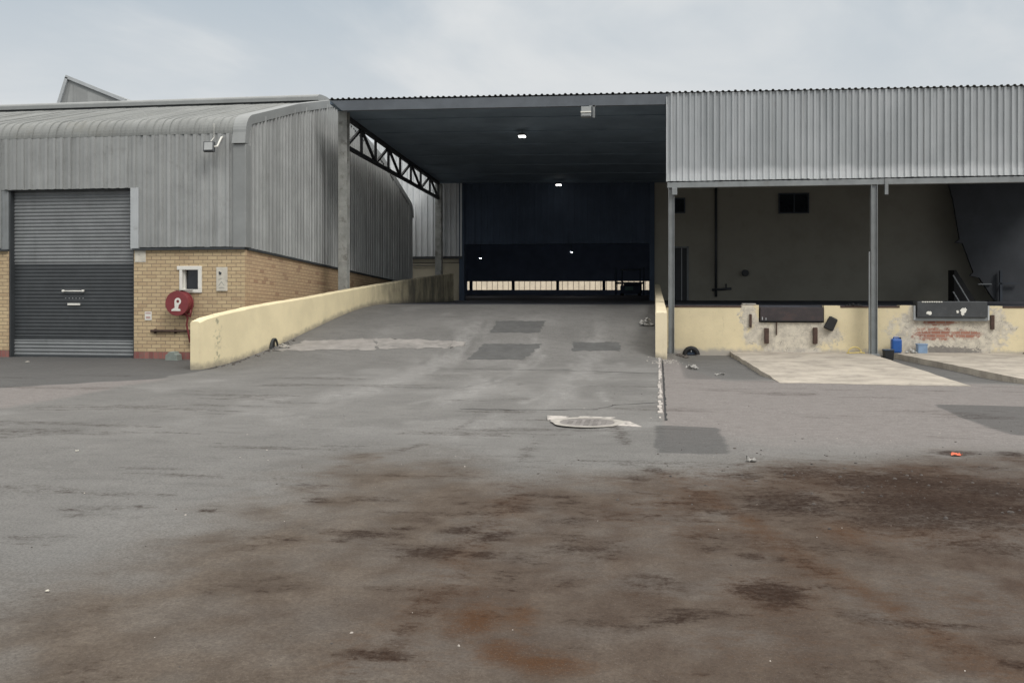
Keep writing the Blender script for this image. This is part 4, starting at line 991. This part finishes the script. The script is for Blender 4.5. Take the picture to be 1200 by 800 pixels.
# bumpers and brackets
for x0, x1, z0, z1 in ((2.76,2.87,.25,.64),(3.95,4.06,.25,.66)):
    mb = MB(); mb.box(x0, x1, DYF-.10, DYF-.001, z0, z1); mb.build('bumper', M['rust'], dock, bevel=.012)
for x0, x1, z0, z1 in ((2.39,2.45,.66,.99),(3.05,3.075,.46,.80),(8.16,8.25,.64,.99)):
    mb = MB(); mb.box(x0, x1, DYF-.06, DYF-.001, z0, z1); mb.build('steel_bracket', M['rust'], dock, bevel=.008)
mb = MB(); mb.hexa([(4.20,DYF-.14,.66),(4.42,DYF-.14,.56),(4.42,DYF-.001,.56),(4.20,DYF-.001,.66),(4.36,DYF-.14,.96),(4.55,DYF-.14,.86),(4.55,DYF-.001,.86),(4.36,DYF-.001,.96)])
b = mb.build('bumper', M['black'], dock, bevel=.03); b['label'] = 'tilted black rubber bumper'
# drain at dock foot
dr = thing('half_buried_tyre', (.93, DYF-.12, -.05), 'black half-buried tyre against the foot of the dock wall', 'tyre')
mb = MB(); cx, cz = .93, -.05; prev = None; rows = []
for a in np.linspace(0, math.pi, 16):
    rows.append([(cx+(.16+.06*math.cos(b))*math.cos(a), DYF-.10+.06*math.sin(b), cz+(.16+.06*math.cos(b))*math.sin(a)) for b in np.linspace(0, 2*math.pi, 11)])
mb.grid(rows); mb.build('tread', M['black'], dr, smooth=True)
mb = MB(); mb.prism([(cx+.13*math.cos(a), cz+.13*math.sin(a)) for a in np.linspace(0, math.pi, 14)], DYF-.09, DYF-.05, 'y'); mb.build('hub', M['navy_dark'], dr)
mb = MB(); mb.tube([(cx,DYF-.13,.02),(cx,DYF-.13,.09)], .012, 6); mb.build('valve', M['trim'], dr)

# dock clutter
jc = thing('jerrycan', (6.0, 24.3, .05), 'blue plastic jerrycan beside the middle post at the dock', 'jerrycan')
jx, jy, jz = 5.90, 24.34, .05
mb = MB(); mb.box(jx-.12, jx+.12, jy-.11, jy+.11, jz, jz+.36); mb.build('body', M['blue'], jc, bevel=.05)
mb = MB(); mb.tube([(jx-.07,jy,jz+.35),(jx-.06,jy,jz+.385),(jx+.05,jy,jz+.385),(jx+.07,jy,jz+.35)], .016, 8); mb.build('handle', M['blue'], jc, smooth=True)
mb = MB(); mb.tube([(jx+.095,jy,jz+.34),(jx+.095,jy,jz+.39)], .025, 10); mb.build('cap', M['dark_paint'], jc)
cr = thing('bucket', (5.47, 23.3, -.07), 'black square bucket standing in front of the blue jerrycan', 'bucket')
mb = MB(); a = .095; b_ = .115; bx, by = 5.47, 23.3
mb.hexa([(bx-a,by-a,-.08),(bx+a,by-a,-.08),(bx+a,by+a,-.08),(bx-a,by+a,-.08),(bx-b_,by-b_,.19),(bx+b_,by-b_,.19),(bx+b_,by+b_,.19),(bx-b_,by+b_,.19)]); mb.build('body', M['black'], cr, bevel=.02)
mb = MB(); mb.box(bx-.12,bx+.12,by-.12,by+.12,.18,.203); mb.build('rim', M['navy_dark'], cr, bevel=.008)
mb = MB(); rows = []
for a in np.linspace(0, 2*math.pi, 25):
    rows.append([(5.53+.0*a+(.085+.045*math.cos(b))*math.cos(a)*1.0, 23.75+(.085+.045*math.cos(b))*math.sin(a), -.065+.045*math.sin(b)+.045) for b in np.linspace(0, 2*math.pi, 11)])
mb.grid(rows); ty = mb.build('small_tyre', M['black'], smooth=True); tag(ty, 'small black tyre lying at the foot of the middle post', 'tyre')
cb = thing('plastic_crate', (6.50, 24.38, .05), 'small pale blue plastic crate against the dock wall', 'crate')
mb = MB(); mb.box(6.40,6.62,24.28,24.50,.05,.28); mb.build('body', M['paleblue'], cb, bevel=.01)
mb = MB(); mb.box(6.39,6.63,24.27,24.51,.25,.285); mb.build('rim', M['paleblue'], cb, bevel=.006)
heap('plastic_bag', 6.24, 24.3, .07, .14, .10, M['bag'], 'crumpled grey plastic bag between the blue containers', 'bag', 12, 16)
mb = MB(); rows = []
hp = [(4.92+.16*math.cos(a), 24.34+.02*math.sin(a*2), .04+.15*math.sin(a)) for a in np.linspace(0, math.pi, 14)]
mb.tube(hp, .014, 8); mb.tube([(4.70,24.2,.05),(4.85,24.25,.05),(5.05,24.3,.06),(5.15,24.28,.05)], .014, 8); tag(mb.build('plastic_hoop', M['yellow'], smooth=True), 'thin yellow plastic hoop on the apron left of the middle post', 'hoop')
heap('dark_bundle', 5.10, 25.4, 1.19, .20, .12, M['black'], 'low dark bundle on the dock platform beside the middle post', 'bundle', 14, 18)
heap('dark_rag', 9.0, 24.42, .06, .14, .07, M['black'], 'dark rag at the dock foot near the right edge', 'rag', 15, 14)

# steel enclosure and steps at the right end of the dock
en = thing('steel_screen', (13.5, 36.2, 1.2), 'dark blue ribbed steel screen with slanting edge at the right end of the dock', 'screen')
mb = MB(); mb.prism([(10.50,5.78),(10.72,4.9),(10.95,3.45),(10.78,3.32),(11.05,3.30),(11.42,2.25),(11.30,2.12),(11.62,2.05),(12.15,1.2),(14.4,1.2),(14.4,5.78)], 36.1, 36.25, 'y')
mb.build('sheet_panel', mat('dull_dark_sheet', (.06,.065,.073), .8, 0, .2, .8), en)
mb = MB(); mb.box(12.25,12.33,35.9,36.0,1.2,2.3); mb.box(12.2,12.9,35.9,36.0,1.82,1.86); mb.build('guard_post', M['navy'], en)
mb = MB(); mb.box(11.55,12.0,36.0,36.09,1.80,1.84); mb.build('pale_strip', M['steel'], en)
sp = thing('steel_steps', (11.0, 35, 1.2), 'dark steep steel steps with two pale handrails on the dock', 'steps')
mb = MB(); mb.prism([(10.52,2.32),(10.58,2.32),(11.25,1.2),(10.52,1.2)], 35.3, 36.0, 'y'); mb.build('stringer', M['black'], sp)
mb = MB(); mb.tube([(10.45,35.2,2.13),(10.98,35.2,1.2)], .022, 8); mb.build('handrail', M['trim'], sp)
mb = MB(); mb.tube([(10.45,35.2,1.55),(10.65,35.2,1.2)], .022, 8); mb.build('handrail', M['trim'], sp)

# litter
def scrap(x, y, s, m, label, seed):
    rnd = random.Random(seed); mb = MB(); z = gz(x, y); rows = []
    for i in range(5):
        rows.append([(x+(j-2)*s*.5+rnd.uniform(-.2,.2)*s, y+(i-2)*s*.35+rnd.uniform(-.15,.15)*s, z+.006+abs(rnd.gauss(0,.35))*s) for j in range(5)])
    mb.grid(rows); o = mb.build('litter_scrap', m, smooth=False); tag(o, label, 'litter', 'litter on the yard')
    sol = o.modifiers.new('thickness', 'SOLIDIFY'); sol.thickness = .003
scrap(2.89, 9.64, .045, M['orange'], 'orange plastic scrap at the back of the black dirt', 1)
scrap(.89, 8.98, .045, M['bag'], 'flat white scrap at the front edge of the right yard', 2)
scrap(-3.19, 4.56, .009, M['offwhite'], 'tiny white scrap on the asphalt at lower left', 3)
scrap(-5.69, 8.6, .014, M['offwhite'], 'tiny white scrap on the grey asphalt at far left', 4)
scrap(.77, 20.0, .12, M['bag'], 'pale crumpled scrap on dark asphalt by the right ramp wall', 5)
scrap(1.25, 18.6, .09, M['bag'], 'pale crumpled scrap left of the first apron', 6)
scrap(-13.7, 18.9, .035, M['offwhite'], 'tiny white scrap in front of the roller door', 7)

# ------------------------------------------------------------------ sky, sun, camera
w = bpy.data.worlds.new('World'); S.world = w; w.use_nodes = True
nt = w.node_tree; nt.nodes.clear(); n = N(nt)
out = n.add('ShaderNodeOutputWorld'); bg = n.add('ShaderNodeBackground'); n.link(bg.outputs[0], out.inputs[0])
SUN_EL, SUN_AZ = 44, 136   # azimuth clockwise from +Y (north); the sun stands behind the camera
sky = n.add('ShaderNodeTexSky'); sky.sky_type = 'NISHITA'; sky.sun_disc = False; sky.sun_elevation = R(SUN_EL); sky.sun_rotation = R(SUN_AZ)
sky.air_density = 1.0; sky.dust_density = 2.0
tc = n.add('ShaderNodeTexCoord'); d = tc.outputs['Generated']; D = n.sep(d)
zz = n.math('MAXIMUM', D[2], 0.0)
den = n.math('ADD', zz, .18)
uv = n.comb(n.math('DIVIDE', D[0], den), n.math('DIVIDE', D[1], den), 0.0)
c1 = n.noise(uv, .85, 7, .55, .5)
c2 = n.noise(uv, .45, 4, .5, .2)
cl = n.math('ADD', n.math('MULTIPLY', c1, .6), n.math('MULTIPLY', c2, .4))
white = n.mix(n.ramp(cl, .42, .58), (5.3,6.1,6.8), (8.5,8.7,8.75))
hz = n.ramp(zz, .17, .34, .55, 0)
white = n.mix(hz, white, (8.3,8.45,8.5))
white = n.mix(n.ramp(zz, .34, .55), white, (7.9,7.75,7.45))
gain = n.add('ShaderNodeVectorMath', operation='SCALE'); n.link(white, gain.inputs[0]); n.link(n.ramp(zz, .36, .85, 1.0, 3.0), gain.inputs['Scale'])
final = n.mix(.95, sky.outputs[0], gain.outputs[0])
n.link(final, bg.inputs[0]); bg.inputs[1].default_value = .09
su = bpy.data.lights.new('sun', 'SUN'); su.energy = 1.5; su.angle = R(22); su.color = (1, .97, .93)
so = bpy.data.objects.new('sun', su); COL.objects.link(so)
az = R(SUN_AZ); el = R(SUN_EL)
so.rotation_euler = (-Vector((math.sin(az)*math.cos(el), math.cos(az)*math.cos(el), math.sin(el)))).to_track_quat('-Z', 'Y').to_euler()

cam = bpy.data.cameras.new('camera'); co = bpy.data.objects.new('camera', cam); COL.objects.link(co); S.camera = co
co.location = (0, 0, 1.6); co.rotation_euler = (R(90), 0, math.atan(167/1100))
cam.sensor_width = 36; cam.lens = 33.0; cam.shift_y = -.05; cam.clip_start = .05; cam.clip_end = 3000
S.view_settings.view_transform = 'Standard'; S.view_settings.look = 'None'; S.view_settings.exposure = 0.0; S.view_settings.gamma = 1
S.cycles.use_denoising = True
S.cycles.max_bounces = 8; S.cycles.diffuse_bounces = 5
S.render.film_transparent = False
